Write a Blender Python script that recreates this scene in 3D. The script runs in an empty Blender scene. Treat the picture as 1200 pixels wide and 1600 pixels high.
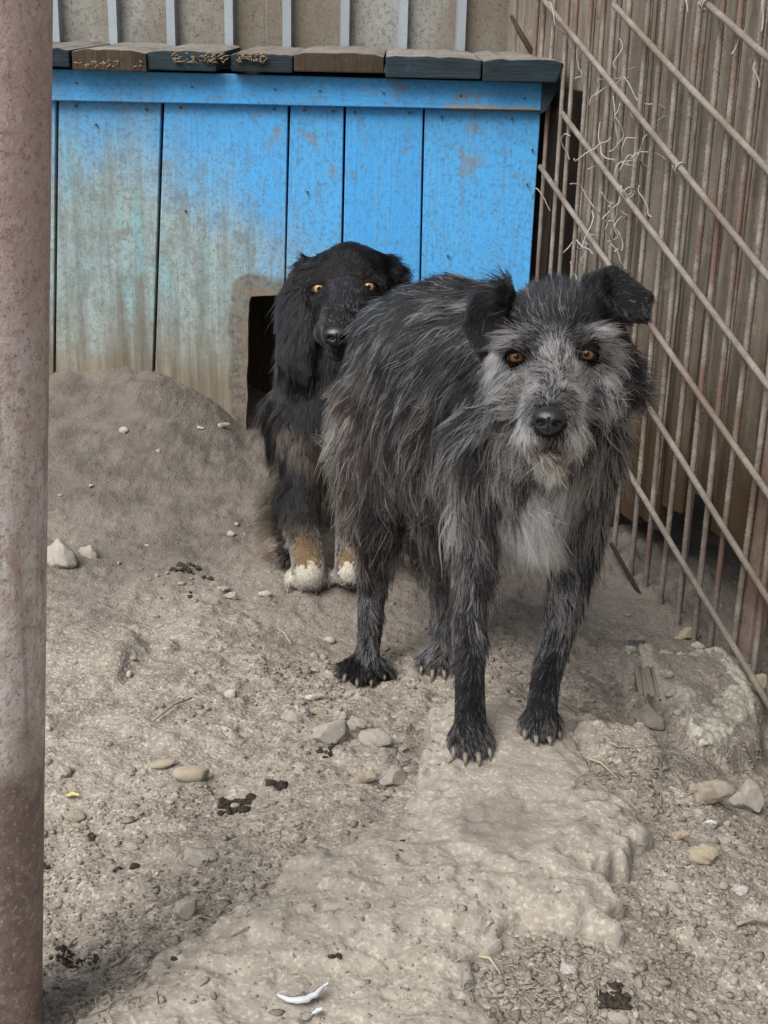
import bpy, bmesh, math, random
import numpy as np
from mathutils import Vector, Matrix
from mathutils.bvhtree import BVHTree
from mathutils.kdtree import KDTree

random.seed(7)
rng = np.random.default_rng(7)
SC = bpy.context.scene
COL = SC.collection

# ------------------------------------------------------------------ camera
PITCH, ROLL, FP = math.radians(17), math.radians(1.5), 1800.0
CAM = np.array([0, 0, .65])
FW = np.array([0, math.cos(PITCH), -math.sin(PITCH)])
U0 = np.array([0, math.sin(PITCH), math.cos(PITCH)])
X0 = np.array([1.0, 0, 0])
RT = X0*math.cos(ROLL) + U0*math.sin(ROLL)
UP = U0*math.cos(ROLL) - X0*math.sin(ROLL)
cd = bpy.data.cameras.new('camera')
cd.sensor_fit = 'VERTICAL'; cd.sensor_height = 36; cd.lens = 36*FP/1600
cd.clip_start = .02; cd.clip_end = 500
co_ = bpy.data.objects.new('camera', cd); COL.objects.link(co_)
co_.matrix_world = Matrix(((RT[0], UP[0], -FW[0], CAM[0]), (RT[1], UP[1], -FW[1], CAM[1]),
                           (RT[2], UP[2], -FW[2], CAM[2]), (0, 0, 0, 1)))
SC.camera = co_

# ------------------------------------------------------------------ light: open shade under an overcast sky
SUN_EL, SUN_AZ = math.radians(50), math.radians(222)
w = bpy.data.worlds.new('World'); SC.world = w; w.use_nodes = True
wn = w.node_tree
for n in list(wn.nodes): wn.nodes.remove(n)
sky = wn.nodes.new('ShaderNodeTexSky'); sky.sky_type = 'NISHITA'; sky.sun_disc = False
sky.sun_elevation = SUN_EL; sky.sun_rotation = SUN_AZ
sky.air_density = 1.0; sky.dust_density = 6.0; sky.ozone_density = 1.0
hs = wn.nodes.new('ShaderNodeHueSaturation'); hs.inputs['Saturation'].default_value = .52
bg = wn.nodes.new('ShaderNodeBackground'); bg.inputs[1].default_value = .088
wo = wn.nodes.new('ShaderNodeOutputWorld')
wn.links.new(sky.outputs[0], hs.inputs['Color']); wn.links.new(hs.outputs[0], bg.inputs[0]); wn.links.new(bg.outputs[0], wo.inputs[0])
sd = bpy.data.lights.new('sun', 'SUN'); sd.energy = 2.05; sd.angle = math.radians(44); sd.color = (1, .98, .955)
so = bpy.data.objects.new('sun', sd); COL.objects.link(so)
sdir = Vector((math.sin(SUN_AZ)*math.cos(SUN_EL), math.cos(SUN_AZ)*math.cos(SUN_EL), math.sin(SUN_EL)))
so.rotation_euler = sdir.to_track_quat('Z', 'Y').to_euler(); so.location = (0, 0, 6)
SC.view_settings.view_transform = 'Standard'; SC.view_settings.look = 'None'
SC.view_settings.gamma = 1; SC.view_settings.use_curve_mapping = False
SC.view_settings.exposure = 0.70
SC.cycles.max_bounces = 8; SC.cycles.transparent_max_bounces = 8
try: SC.cycles_curves.shape = 'RIBBONS'
except Exception: pass

# ------------------------------------------------------------------ pixel <-> place
def ray(x, y): return FW + RT*(x-600)/FP - UP*(y-800)/FP
def P(x, y, t): return CAM + t*ray(x, y)
def Py(x, y, Y): d = ray(x, y); return CAM + d*Y/d[1]
def Pz(x, y, z): d = ray(x, y); return CAM + d*(z-CAM[2])/d[2]
FN, FM = P(1200, 1100, 1.75), P(815, 40, 2.45)           # fence line in plan: near and far
fu = (FN-FM)*np.array([1, 1, 0]); FL = np.linalg.norm(fu); fu /= FL
fn = np.array([-fu[1], fu[0], 0.0])                       # points away from the pen
if fn[0] < 0: fn = -fn
def Pf(x, y, off=0.0):
    d = ray(x, y); o = FM + fn*off
    return CAM + d*((o-CAM) @ fn)/(d @ fn)
def fs(p): return float((p-FM) @ fu)
def fpt(s, z, off=0.0):
    p = FM + fu*s + fn*off; return np.array([p[0], p[1], z])

# ------------------------------------------------------------------ numpy noise
_tab = np.random.default_rng(3).random((256, 256))
def vnoise(x, y, k=0):
    x = np.asarray(x, float)+k*17.31; y = np.asarray(y, float)+k*9.77
    xi = np.floor(x).astype(int); yi = np.floor(y).astype(int)
    fx = x-xi; fy = y-yi; fx = fx*fx*(3-2*fx); fy = fy*fy*(3-2*fy)
    a = _tab[xi & 255, yi & 255]; b = _tab[(xi+1) & 255, yi & 255]
    c = _tab[xi & 255, (yi+1) & 255]; d = _tab[(xi+1) & 255, (yi+1) & 255]
    return (a+(b-a)*fx)*(1-fy) + (c+(d-c)*fx)*fy - .5
def fbm(x, y, sc, oc=4, k=0):
    s = 0; a = 1.0
    for i in range(oc):
        s = s + a*vnoise(x*sc, y*sc, k+i*5); sc *= 2.03; a *= .5
    return s

# ------------------------------------------------------------------ object helpers
def link(o, parent=None):
    COL.objects.link(o)
    if parent is not None: o.parent = parent
    return o
def tag(o, label=None, cat=None, group=None, kind=None):
    if label: o['label'] = label
    if cat: o['category'] = cat
    if group: o['group'] = group
    if kind: o['kind'] = kind
    return o
def empty(name, loc=(0, 0, 0)):
    o = bpy.data.objects.new(name, None); o.location = Vector(loc); o.empty_display_size = .05
    COL.objects.link(o); return o
def mesh_obj(name, verts, faces, mat, parent=None, smooth=True, base=None):
    """verts in world coordinates; the mesh is stored relative to its own base point."""
    verts = np.asarray(verts, float)
    if base is None: base = np.array([verts[:, 0].mean(), verts[:, 1].mean(), verts[:, 2].min()])
    base = np.asarray(base, float)
    me = bpy.data.meshes.new(name)
    me.from_pydata((verts-base).tolist(), [], [list(map(int, f)) for f in faces])
    if isinstance(mat, (list, tuple)):
        for m in mat: me.materials.append(m)
    else: me.materials.append(mat)
    if smooth: me.polygons.foreach_set('use_smooth', [True]*len(me.polygons))
    me.update()
    o = bpy.data.objects.new(name, me)
    link(o, parent)
    pl = np.array(parent.location) if parent is not None else np.zeros(3)
    o.location = Vector(base-pl)
    return o
def bm_obj(name, bm, mat, parent=None, smooth=False, base=None):
    bm.verts.ensure_lookup_table()
    bmesh.ops.recalc_face_normals(bm, faces=bm.faces)
    for i, v in enumerate(bm.verts): v.index = i
    o = mesh_obj(name, [v.co[:] for v in bm.verts], [[v.index for v in f.verts] for f in bm.faces], mat, parent, smooth, base)
    idx = [f.material_index for f in bm.faces]
    o.data.polygons.foreach_set('material_index', idx)
    bm.free(); return o
def prism(bm, pts_front, depth_vec, mi=0):
    """closed polygon swept along a vector."""
    a = [bm.verts.new(Vector(p)) for p in pts_front]
    b = [bm.verts.new(Vector(np.asarray(p)+depth_vec)) for p in pts_front]
    n = len(a); fs_ = [bm.faces.new(a), bm.faces.new(b[::-1])]
    for i in range(n): fs_.append(bm.faces.new([a[i], b[i], b[(i+1) % n], a[(i+1) % n]]))
    for f in fs_: f.material_index = mi
    return fs_
def bevel(bm, off, seg=2):
    bmesh.ops.bevel(bm, geom=list(bm.edges), offset=off, segments=seg, affect='EDGES', profile=.6, clamp_overlap=True, material=-1)
def tube(pts, rad, n=8, rib=None):
    pts = [np.asarray(p, float) for p in pts]; V = []; Fc = []
    m = len(pts); rad = [rad]*m if np.isscalar(rad) else rad
    t0 = pts[1]-pts[0]; t0 /= np.linalg.norm(t0)
    a = np.cross(t0, [0, 0, 1.0]) if abs(t0[2]) < .9 else np.cross(t0, [1.0, 0, 0])
    for i in range(m):
        t = pts[min(i+1, m-1)]-pts[max(i-1, 0)]; t = t/(np.linalg.norm(t)+1e-12)
        a = a - t*(a @ t); a /= np.linalg.norm(a); b = np.cross(t, a)
        for j in range(n):
            an = 2*math.pi*j/n
            r = rad[i]*(rib(i, j) if rib else 1)
            V.append(pts[i]+r*(a*math.cos(an)+b*math.sin(an)))
    for i in range(m-1):
        for j in range(n):
            Fc.append([i*n+j, i*n+(j+1) % n, (i+1)*n+(j+1) % n, (i+1)*n+j])
    Fc.append(list(range(n))[::-1]); Fc.append([(m-1)*n+j for j in range(n)])
    return V, Fc

# ------------------------------------------------------------------ material helpers
class M:
    def __init__(s, name, rough=.8, spec=.3):
        s.m = bpy.data.materials.new(name); s.m.use_nodes = True; s.t = s.m.node_tree
        s.p = s.t.nodes['Principled BSDF']; s.p.inputs['Roughness'].default_value = rough
        s.p.inputs['Specular IOR Level'].default_value = spec
        s.tc = s.t.nodes.new('ShaderNodeTexCoord'); s.geo = s.t.nodes.new('ShaderNodeNewGeometry')
    def set(s, node, key, v):
        i = node.inputs[key]
        if isinstance(v, bpy.types.NodeSocket): s.t.links.new(v, i)
        elif isinstance(v, (tuple, list)) and len(v) == 3 and i.type == 'RGBA': i.default_value = (*v, 1)
        else: i.default_value = v
    @property
    def obj(s): return s.tc.outputs['Object']
    @property
    def wpos(s): return s.geo.outputs['Position']
    def scl(s, v, sc):
        n = s.t.nodes.new('ShaderNodeMapping'); s.set(n, 'Vector', v); n.inputs['Scale'].default_value = sc; return n.outputs[0]
    def noise(s, v, scale, detail=5, rough=.55, dist=0):
        n = s.t.nodes.new('ShaderNodeTexNoise'); s.set(n, 'Vector', v); n.inputs['Scale'].default_value = scale
        n.inputs['Detail'].default_value = detail; n.inputs['Roughness'].default_value = rough; n.inputs['Distortion'].default_value = dist
        return n.outputs['Fac']
    def vor(s, v, scale, out='Distance', feat='F1', rnd=1):
        n = s.t.nodes.new('ShaderNodeTexVoronoi'); s.set(n, 'Vector', v); n.feature = feat; n.inputs['Scale'].default_value = scale
        n.inputs['Randomness'].default_value = rnd; return n.outputs[out]
    def ramp(s, f, *stops):
        n = s.t.nodes.new('ShaderNodeValToRGB'); s.set(n, 'Fac', f); e = n.color_ramp.elements
        while len(e) < len(stops): e.new(.5)
        for i, (p, c) in enumerate(stops):
            e[i].position = p; e[i].color = (c, c, c, 1) if np.isscalar(c) else (*c, 1)
        return n.outputs['Color']
    def mix(s, f, a, b, mode='MIX'):
        n = s.t.nodes.new('ShaderNodeMix'); n.data_type = 'RGBA'; n.blend_type = mode
        s.set(n, 0, f); s.set(n, 6, a); s.set(n, 7, b); return n.outputs[2]
    def math(s, op, a, b=0.0, clamp=False):
        n = s.t.nodes.new('ShaderNodeMath'); n.operation = op; s.set(n, 0, a); s.set(n, 1, b); n.use_clamp = clamp; return n.outputs[0]
    def sep(s, v):
        n = s.t.nodes.new('ShaderNodeSeparateXYZ'); s.set(n, 0, v); return n.outputs
    def rnd(s): 
        n = s.t.nodes.new('ShaderNodeObjectInfo'); return n.outputs['Random']
    def mapr(s, v, a, b, c=0.0, d=1.0):
        n = s.t.nodes.new('ShaderNodeMapRange'); s.set(n, 0, v)
        for i, q in zip((1, 2, 3, 4), (a, b, c, d)): n.inputs[i].default_value = q
        return n.outputs[0]
    def col(s, c): s.set(s.p, 'Base Color', c); return s
    def bump(s, h, strength=.5, dist=.01):
        n = s.t.nodes.new('ShaderNodeBump'); s.set(n, 'Height', h); n.inputs['Strength'].default_value = strength
        n.inputs['Distance'].default_value = dist; s.t.links.new(n.outputs[0], s.p.inputs['Normal']); return s

def earth(name, base, alt, dark, pale, damp_shade=.0, bs=1.0, fleck=1.0, stain=None):
    m = M(name, .93, .15); v = m.wpos
    big = m.noise(v, 3.2, 4); mid = m.noise(v, 17, 4, .6); fine = m.noise(v, 95, 2, .55); gr = m.noise(v, 210, 1, .5)
    c = m.mix(m.ramp(big, (.36, 0), (.64, 1)), base, alt)
    c = m.mix(m.math('MULTIPLY', m.ramp(mid, (.50, 0), (.68, 1)), .5), c, dark)
    c = m.mix(m.math('MULTIPLY', m.ramp(mid, (.28, 1), (.44, 0)), .45), c, pale)
    c = m.mix(m.math('MULTIPLY', m.ramp(fine, (.46, 0), (.62, 1)), .38), c, dark)
    fk = fleck
    if damp_shade:
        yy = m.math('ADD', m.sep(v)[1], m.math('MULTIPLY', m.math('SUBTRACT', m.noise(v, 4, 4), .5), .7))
        fk = m.mapr(yy, 1.5, 2.0, fleck, fleck*.12); c = m.mix(m.mapr(yy, 1.55, 2.1, 0, damp_shade), c, m.mix(m.ramp(mid, (.4, 0), (.62, 1)), (.088, .076, .066), (.142, .125, .108)))  # shade toward the dog house put into the colour, with browner soil
    c = m.mix(m.math('MULTIPLY', m.ramp(gr, (.56, 0), (.66, 1)), m.math('MULTIPLY', fk, .7)), c, tuple(min(1, q*1.8) for q in pale))
    sp = m.vor(v, 150); c = m.mix(m.math('MULTIPLY', m.ramp(sp, (.10, 1), (.2, 0)), m.math('MULTIPLY', fk, m.ramp(m.noise(v, 23, 2), (.48, 0), (.62, .8)))), c, tuple(min(1, q*1.9) for q in pale))
    if stain:
        dv = m.t.nodes.new('ShaderNodeVectorMath'); dv.operation = 'DISTANCE'; m.set(dv, 0, v); dv.inputs[1].default_value = stain
        dd = m.math('ADD', dv.outputs['Value'], m.math('MULTIPLY', m.math('SUBTRACT', m.noise(v, 22, 5, .65), .5), .07))
        c = m.mix(m.mapr(dd, .030, .062, .62, 0), c, m.mix(mid, (.13, .117, .10), (.22, .2, .175)))
    m.col(c)
    h = m.math('ADD', m.math('MULTIPLY', fine, .5), m.math('MULTIPLY', gr, .10))
    h = m.math('ADD', h, m.math('MULTIPLY', m.ramp(m.vor(v, 170), (.0, 1), (.5, 0)), .25))
    h = m.math('ADD', h, m.math('MULTIPLY', mid, .9))
    return m.bump(h, .62*bs, .008).m

_d = FW+RT*(780-600)/FP-UP*(1290-800)/FP; STAIN = tuple(CAM+_d*(.0-CAM[2])/_d[2])
MAT = {}
MAT['dirt'] = earth('dirt', (.25, .224, .188), (.292, .264, .225), (.125, .109, .09), (.34, .31, .268), damp_shade=.92, fleck=.5)
MAT['slab'] = earth('packed_clay', (.29, .262, .22), (.335, .306, .26), (.19, .168, .138), (.41, .378, .326), bs=.45, fleck=.3, stain=STAIN)
MAT['concrete'] = earth('old_concrete', (.345, .325, .28), (.42, .395, .34), (.17, .15, .122), (.52, .50, .44), bs=.7, fleck=.3)

def stone_mat(name, c0, c1, c2):
    m = M(name, .85, .25); v = m.obj; r = m.rnd()
    c = m.mix(r, c0, c1); n1 = m.noise(v, 4, 6, .7)
    c = m.mix(m.ramp(n1, (.42, 0), (.68, 1)), c, c2)
    c = m.mix(m.math('MULTIPLY', m.ramp(m.noise(v, 16, 4, .7), (.5, 0), (.66, 1)), .4), c, tuple(q*.55 for q in c0))
    dust = m.math('MULTIPLY', m.ramp(m.noise(v, 1.6, 5, .7), (.36, .25), (.62, .95)), .8)
    c = m.mix(dust, c, (.33, .297, .25))
    return m.col(c).bump(m.math('ADD', n1, m.math('MULTIPLY', m.noise(v, 16, 5, .75), .6)), .55, .006).m
MAT['stone'] = stone_mat('grey_stone', (.30, .28, .245), (.40, .37, .325), (.48, .45, .4))
MAT['stone_pale'] = stone_mat('pale_stone', (.46, .44, .4), (.6, .58, .54), (.72, .7, .66))
MAT['stone_tan'] = stone_mat('tan_stone', (.42, .34, .24), (.46, .37, .26), (.5, .42, .31))
MAT['stone_brown'] = stone_mat('brown_stone', (.28, .235, .18), (.33, .28, .22), (.36, .31, .25))
MAT['stone_dark'] = stone_mat('dark_stone', (.17, .155, .135), (.2, .18, .155), (.25, .23, .2))
MAT['stone_ochre'] = stone_mat('ochre_stone', (.36, .29, .17), (.42, .34, .21), (.5, .44, .32))
def dung_mat():
    m = M('dung', .9, .2); n = m.noise(m.obj, 160, 5, .75)
    return m.col(m.ramp(n, (.35, (.032, .026, .021)), (.6, (.075, .06, .046)), (.75, (.16, .135, .105)))).bump(n, .9, .008).m
MAT['dung'] = dung_mat()

def paint_mat(name, trim=False):
    m = M(name, .62, .3); v = m.wpos; sx, sy, sz = m.sep(v)
    A = lambda p, q: m.math('ADD', p, q); X = lambda p, q: m.math('MULTIPLY', p, q)
    cen = lambda n, k: X(m.math('SUBTRACT', n, .5), k)
    grain = m.noise(m.scl(v, (60, 60, 3.2) if not trim else (3.2, 60, 60)), 2.4, 7, .66, .6)
    blot = m.noise(m.scl(v, (5, 5, 3)), 1.7, 6, .62, .3); mid = m.noise(v, 22, 6, .72)
    fine = m.noise(v, 105, 5, .72); speck = m.noise(v, 190, 2, .7); drip = m.noise(m.scl(v, (24, 24, 1.5)), 1.6, 5, .6)
    blue = m.mix(m.rnd(), (.055, .345, .77), (.08, .39, .80)); blue = m.mix(m.ramp(drip, (.42, 0), (.66, .55)), blue, (.09, .39, .74))
    blue = m.mix(m.ramp(mid, (.52, 0), (.70, .6)), blue, (.10, .26, .42))
    teal = m.mix(m.ramp(drip, (.38, 0), (.62, 1)), (.215, .295, .305), (.325, .425, .425))
    teal = m.mix(m.ramp(m.noise(m.scl(v, (14, 14, 2.4)), 1.3, 3), (.56, 0), (.66, .75)), teal, (.21, .42, .47))
    teal = m.mix(m.ramp(mid, (.46, 0), (.64, .75)), teal, (.165, .19, .18))
    thr = m.mapr(sx, -.5, .14, .66, .12)
    fb = A(A(m.math('SUBTRACT', sz, thr), cen(blot, .34)), cen(drip, .22))
    c = m.mix(m.mapr(fb, -.09, .13), teal, blue)
    # grey scuffed band and speckle
    c = m.mix(m.ramp(fine, (.50, 0), (.64, .6 if not trim else .45)), c, m.mix(m.mapr(fb, 0, .3), (.15, .165, .15), (.07, .19, .33)))
    c = m.mix(m.ramp(speck, (.57, 0), (.66, .42)), c, m.mix(m.mapr(fb, 0, .3), (.085, .09, .08), (.04, .10, .17)))
    c = m.mix(m.ramp(m.noise(v, 11, 5, .7), (.60, 0), (.70, .55)), c, (.235, .205, .165))
    if not trim:
        g = A(A(sz, cen(blot, .20)), cen(drip, .26)); g = m.math('SUBTRACT', g, m.mapr(sx, -.5, -.28, .0, -.075))
        mud = m.mix(m.ramp(drip, (.38, 0), (.62, 1)), (.135, .105, .07), (.25, .215, .155))
        k = X(m.mapr(g, .20, .40, 1, 0), m.mapr(sx, -.1, .2, 1, .1)); c = m.mix(X(k, .92), c, mud)
        wob = A(cen(m.noise(v, 16, 4), .05), cen(fine, .012)); dx_ = A(m.math('SUBTRACT', -.306, sx), wob); zz = A(m.math('SUBTRACT', sz, .37), wob)
        d = m.math('SQRT', A(X(m.math('MAXIMUM', dx_, 0), m.math('MAXIMUM', dx_, 0)), X(m.math('MAXIMUM', zz, 0), m.math('MAXIMUM', zz, 0))))
        k1 = X(m.mapr(d, .030, .040, 1, 0), m.mapr(sx, -.24, -.1, 1, 0)); c = m.mix(X(k1, .8), c, m.mix(m.ramp(fine, (.38, 0), (.6, 1)), (.06, .056, .045), (.19, .17, .135)))
        k2 = X(k1, m.mapr(d, .0, .010, 1, 0)); c = m.mix(X(k2, .6), c, (.21, .15, .09))
    c = m.mix(m.ramp(grain, (.52, 0), (.70, .4)), c, (.15, .15, .14))
    if trim:
        k = X(m.mapr(sx, .09, .12), m.mapr(sx, .285, .3, 1, 0))
        k = X(k, m.mapr(A(sz, cen(mid, .03)), .755, .763, 1, 0)); c = m.mix(k, c, m.mix(fine, (.22, .13, .065), (.5, .36, .2)))
    m.col(c)
    return m.bump(A(grain, X(fine, .6)), .45, .003).m
MAT['paint'] = paint_mat('worn_blue_paint'); MAT['paint_trim'] = paint_mat('worn_blue_trim_paint', True)
def raw_wood(name, c0, c1, c2, axis=2, damp_shade=None, rough=.88):
    m = M(name, rough, .2); v = m.obj; sc = [38, 38, 38]; sc[axis] = 2.4
    off = m.t.nodes.new('ShaderNodeVectorMath'); off.operation = 'ADD'; m.t.links.new(v, off.inputs[0])
    k = m.t.nodes.new('ShaderNodeVectorMath'); k.operation = 'SCALE'; k.inputs[0].default_value = (7, 3, 5); m.t.links.new(m.rnd(), k.inputs['Scale'])
    m.t.links.new(k.outputs[0], off.inputs[1]); v = off.outputs[0]
    gr = m.noise(m.scl(v, sc), 2.4, 7, .65, .8); bl = m.noise(v, 6, 5, .6); fi = m.noise(v, 90, 4, .7)
    c = m.mix(m.ramp(gr, (.34, 0), (.66, 1)), c0, c1); c = m.mix(m.ramp(bl, (.4, 0), (.7, .8)), c, c2)
    c = m.mix(m.ramp(m.noise(m.scl(v, [3 if i == axis else 16 for i in range(3)]), 1.6, 5, .7), (.5, 0), (.66, .7)), c, tuple(q*.48 for q in c0))
    c = m.mix(m.ramp(m.noise(v, 24, 5, .7), (.58, 0), (.70, .6)), c, tuple(min(1, q*1.35) for q in c1))
    c = m.mix(m.math('MULTIPLY', m.rnd(), .5), c, tuple(q*.55 for q in c0))
    c = m.mix(m.ramp(fi, (.56, 0), (.74, .6)), c, tuple(q*.45 for q in c0))
    if damp_shade:
        z = m.math('ADD', m.sep(m.wpos)[2], m.math('MULTIPLY', m.math('SUBTRACT', m.noise(m.wpos, 7, 4), .5), .35))
        c = m.mix(m.mapr(z, *damp_shade, .93, 0), c, (.06, .037, .018))
    return m.col(c).bump(m.math('ADD', gr, m.math('MULTIPLY', fi, .35)), .6, .004).m
MAT['grey_wood'] = raw_wood('weathered_grey_boards', (.165, .142, .117), (.325, .287, .24), (.22, .185, .147), 2, (.14, .46))
MAT['dust_wood'] = raw_wood('dusty_roof_wood', (.185, .172, .152), (.275, .258, .232), (.12, .11, .098), 1)
MAT['teal_end'] = raw_wood('dark_teal_painted_end', (.012, .024, .032), (.022, .046, .060), (.04, .045, .048), 0, None, .7)
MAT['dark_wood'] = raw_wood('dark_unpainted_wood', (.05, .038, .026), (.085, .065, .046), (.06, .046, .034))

def galv(name, clean):
    m = M(name, .5, .5); v = m.wpos
    n = m.noise(m.scl(v, (3, 3, 1.2)), 2.2, 6, .62, .4); f = m.noise(v, 85, 5, .7); s = m.noise(m.scl(v, (30, 30, 2)), 1.4, 4)
    c = m.mix(m.ramp(n, (.38, 0), (.62, 1)), (.33, .35, .345), (.22, .22, .19))
    c = m.mix(m.ramp(m.noise(m.scl(v, (1, 1, .3)), 5.5, 5), (.40, 0), (.58, .9)), c, (.15, .125, .088))
    c = m.mix(m.ramp(f, (.50, 0), (.62, .7)), c, (.12, .105, .08)); c = m.mix(m.ramp(m.noise(v, 190, 3, .7), (.58, 0), (.64, .8)), c, (.045, .04, .032))
    if clean: c = m.mix(.7, c, (.36, .43, .50))
    m.p.inputs['Metallic'].default_value = .35 if clean else .1
    m.set(m.p, 'Roughness', m.mapr(n, .3, .7, .35, .65))
    return m.col(c).bump(m.math('ADD', f, s), .15, .002).m
MAT['galv'] = galv('dirty_galvanised_sheet', False); MAT['galv_rib'] = galv('galvanised_rib', True)

def rod_mat(name, a, b, rust, amt):
    m = M(name, .75, .35); v = m.wpos; n = m.noise(v, 22, 5, .65); f = m.noise(v, 160, 4, .7)
    c = m.mix(m.ramp(n, (.38, 0), (.64, 1)), a, b); c = m.mix(m.ramp(m.noise(v, 9, 4), (.48, 0), (.66, amt)), c, rust)
    c = m.mix(m.ramp(f, (.52, 0), (.7, .65)), c, tuple(q*.4 for q in a))
    return m.col(c).bump(f, .35, .002).m
MAT['rail'] = rod_mat('grey_steel_rod', (.16, .14, .118), (.235, .21, .18), (.13, .09, .067), .8)
MAT['rebar'] = rod_mat('dusty_rebar', (.155, .134, .113), (.285, .257, .225), (.15, .094, .073), .95)
MAT['wire'] = rod_mat('grey_wire', (.3, .28, .26), (.42, .4, .37), (.2, .13, .09), .4)
MAT['rust_post'] = rod_mat('rusty_post', (.17, .125, .10), (.27, .21, .175), (.10, .06, .043), .9)

# crumb colours live with the gravel below
def pole_mat():
    m = M('rusty_painted_pole', .6, .4); v = m.wpos; sz = m.sep(v)[2]
    n = m.noise(v, 16, 6, .65); f = m.noise(v, 210, 4, .7); q = m.noise(v, 55, 5, .7)
    pink = m.mix(m.ramp(n, (.38, 0), (.62, 1)), (.40, .275, .25), (.49, .375, .35))
    pale = m.mix(m.ramp(q, (.4, 0), (.62, 1)), (.66, .63, .60), (.50, .42, .385))
    brown = m.mix(m.ramp(q, (.38, 0), (.66, 1)), (.165, .118, .10), (.27, .205, .18))
    z2 = m.math('ADD', sz, m.math('MULTIPLY', m.math('SUBTRACT', n, .5), .22))
    c = m.mix(m.mapr(z2, .42, .62, 1, 0), pink, pale)
    c = m.mix(m.mapr(z2, .19, .27, 1, 0), c, brown)
    c = m.mix(m.ramp(m.noise(v, 130, 3, .75), (.53, 0), (.63, .55)), c, m.mix(n, (.24, .14, .11), (.34, .24, .21)))
    c = m.mix(m.ramp(f, (.55, 0), (.64, .38)), c, (.62, .58, .555))
    c = m.mix(m.ramp(m.noise(v, 300, 2, .7), (.60, 0), (.66, .6)), c, (.17, .10, .08))
    run = m.noise(m.scl(v, (34, 34, 2.2)), 1.5, 5, .65)
    c = m.mix(m.ramp(run, (.55, 0), (.66, .5)), c, (.22, .12, .09)); c = m.mix(m.ramp(m.noise(v, 9, 5, .7), (.58, 0), (.64, .55)), c, (.52, .46, .43))
    return m.col(c).bump(m.math('ADD', q, m.math('MULTIPLY', f, .5)), .5, .003).m
MAT['pole'] = pole_mat()

def flat(name, c, rough=.6, spec=.3, **kw):
    m = M(name, rough, spec); n = m.noise(m.obj, 60, 4, .6)
    m.col(m.mix(m.math('MULTIPLY', n, .5), c, tuple(q*.6 for q in c)))
    for k, v in kw.items(): m.p.inputs[k].default_value = v
    return m.m
MAT['skin_dark'] = flat('dark_dog_skin', (.014, .013, .013), .8, .15)
MAT['skin_black'] = flat('black_dog_skin', (.006, .006, .007), .7, .2)
MAT['skin_tan'] = flat('tan_dog_skin', (.13, .088, .047), .8, .15)
MAT['skin_pale'] = flat('pale_dog_skin', (.42, .39, .33), .8, .15)
MAT['lid'] = flat('dark_eyelid', (.006, .0055, .0055), .8, .15)
def nose_mat():
    m = M('wet_black_nose', .32, .6); v = m.obj; h = m.vor(v, 900); m.col((.012, .012, .014)); return m.bump(h, .35, .0006).m
MAT['nose'] = nose_mat()
MAT['claw'] = flat('horn_claw', (.19, .16, .13), .45, .4)
MAT['straw'] = flat('dry_straw', (.42, .36, .25), .8)
MAT['straw_grey'] = flat('grey_dry_stalk', (.27, .245, .21), .85)
MAT['feather'] = flat('white_feather', (.5, .52, .54), .7)
MAT['leaf'] = flat('yellow_leaf', (.6, .52, .16), .7)
MAT['nest'] = flat('old_nest_straw', (.26, .2, .13), .9); MAT['nail'] = flat('dull_nail', (.07, .065, .06), .6)
MAT['blackish'] = flat('black_bar', (.02, .018, .017), .8)
def eye_mat(name, c_in, c_out):
    m = M(name, .25, .0); v = m.obj; sx, sy, sz = m.sep(v)
    r = m.math('SQRT', m.math('ADD', m.math('MULTIPLY', sx, sx), m.math('MULTIPLY', sy, sy)))   # local z looks out
    fib = m.noise(m.scl(v, (500, 500, 30)), 1.0, 4)
    iris = m.mix(m.mapr(r, .30, .66), c_in, c_out); iris = m.mix(m.math('MULTIPLY', fib, .5), iris, tuple(q*.3 for q in c_out))
    c = m.mix(m.mapr(r, .27, .31), (.002, .002, .002), iris)
    c = m.mix(m.mapr(r, .64, .74), c, (.012, .008, .006)); c = m.mix(m.mapr(r, .82, .95), c, (.12, .09, .08))
    m.col(c); m.p.inputs['Coat Weight'].default_value = .55; m.p.inputs['Coat Roughness'].default_value = .02
    return m.m
MAT['eye_brown'] = eye_mat('amber_brown_eye', (.22, .105, .045), (.12, .055, .025))
MAT['eye_gold'] = eye_mat('golden_eye', (.48, .32, .13), (.28, .17, .06))
def hair_mat(name, rough, spec, ior):
    mt = bpy.data.materials.new(name); mt.use_nodes = True; t = mt.node_tree
    for n in list(t.nodes): t.nodes.remove(n)
    o = t.nodes.new('ShaderNodeOutputMaterial'); h = t.nodes.new('ShaderNodeBsdfHairPrincipled')
    h.parametrization = 'COLOR'
    a = t.nodes.new('ShaderNodeAttribute'); a.attribute_name = 'col'
    t.links.new(a.outputs['Color'], h.inputs['Color']); t.links.new(h.outputs[0], o.inputs[0])
    h.inputs['Roughness'].default_value = rough; h.inputs['Radial Roughness'].default_value = spec
    h.inputs['Random Roughness'].default_value = .2; h.inputs['IOR'].default_value = ior
    return mt
MAT['hair'] = hair_mat('dog_hair', .34, .42, 1.36); MAT['hair_sleek'] = hair_mat('sleek_dog_hair', .15, .2, 1.33)
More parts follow.
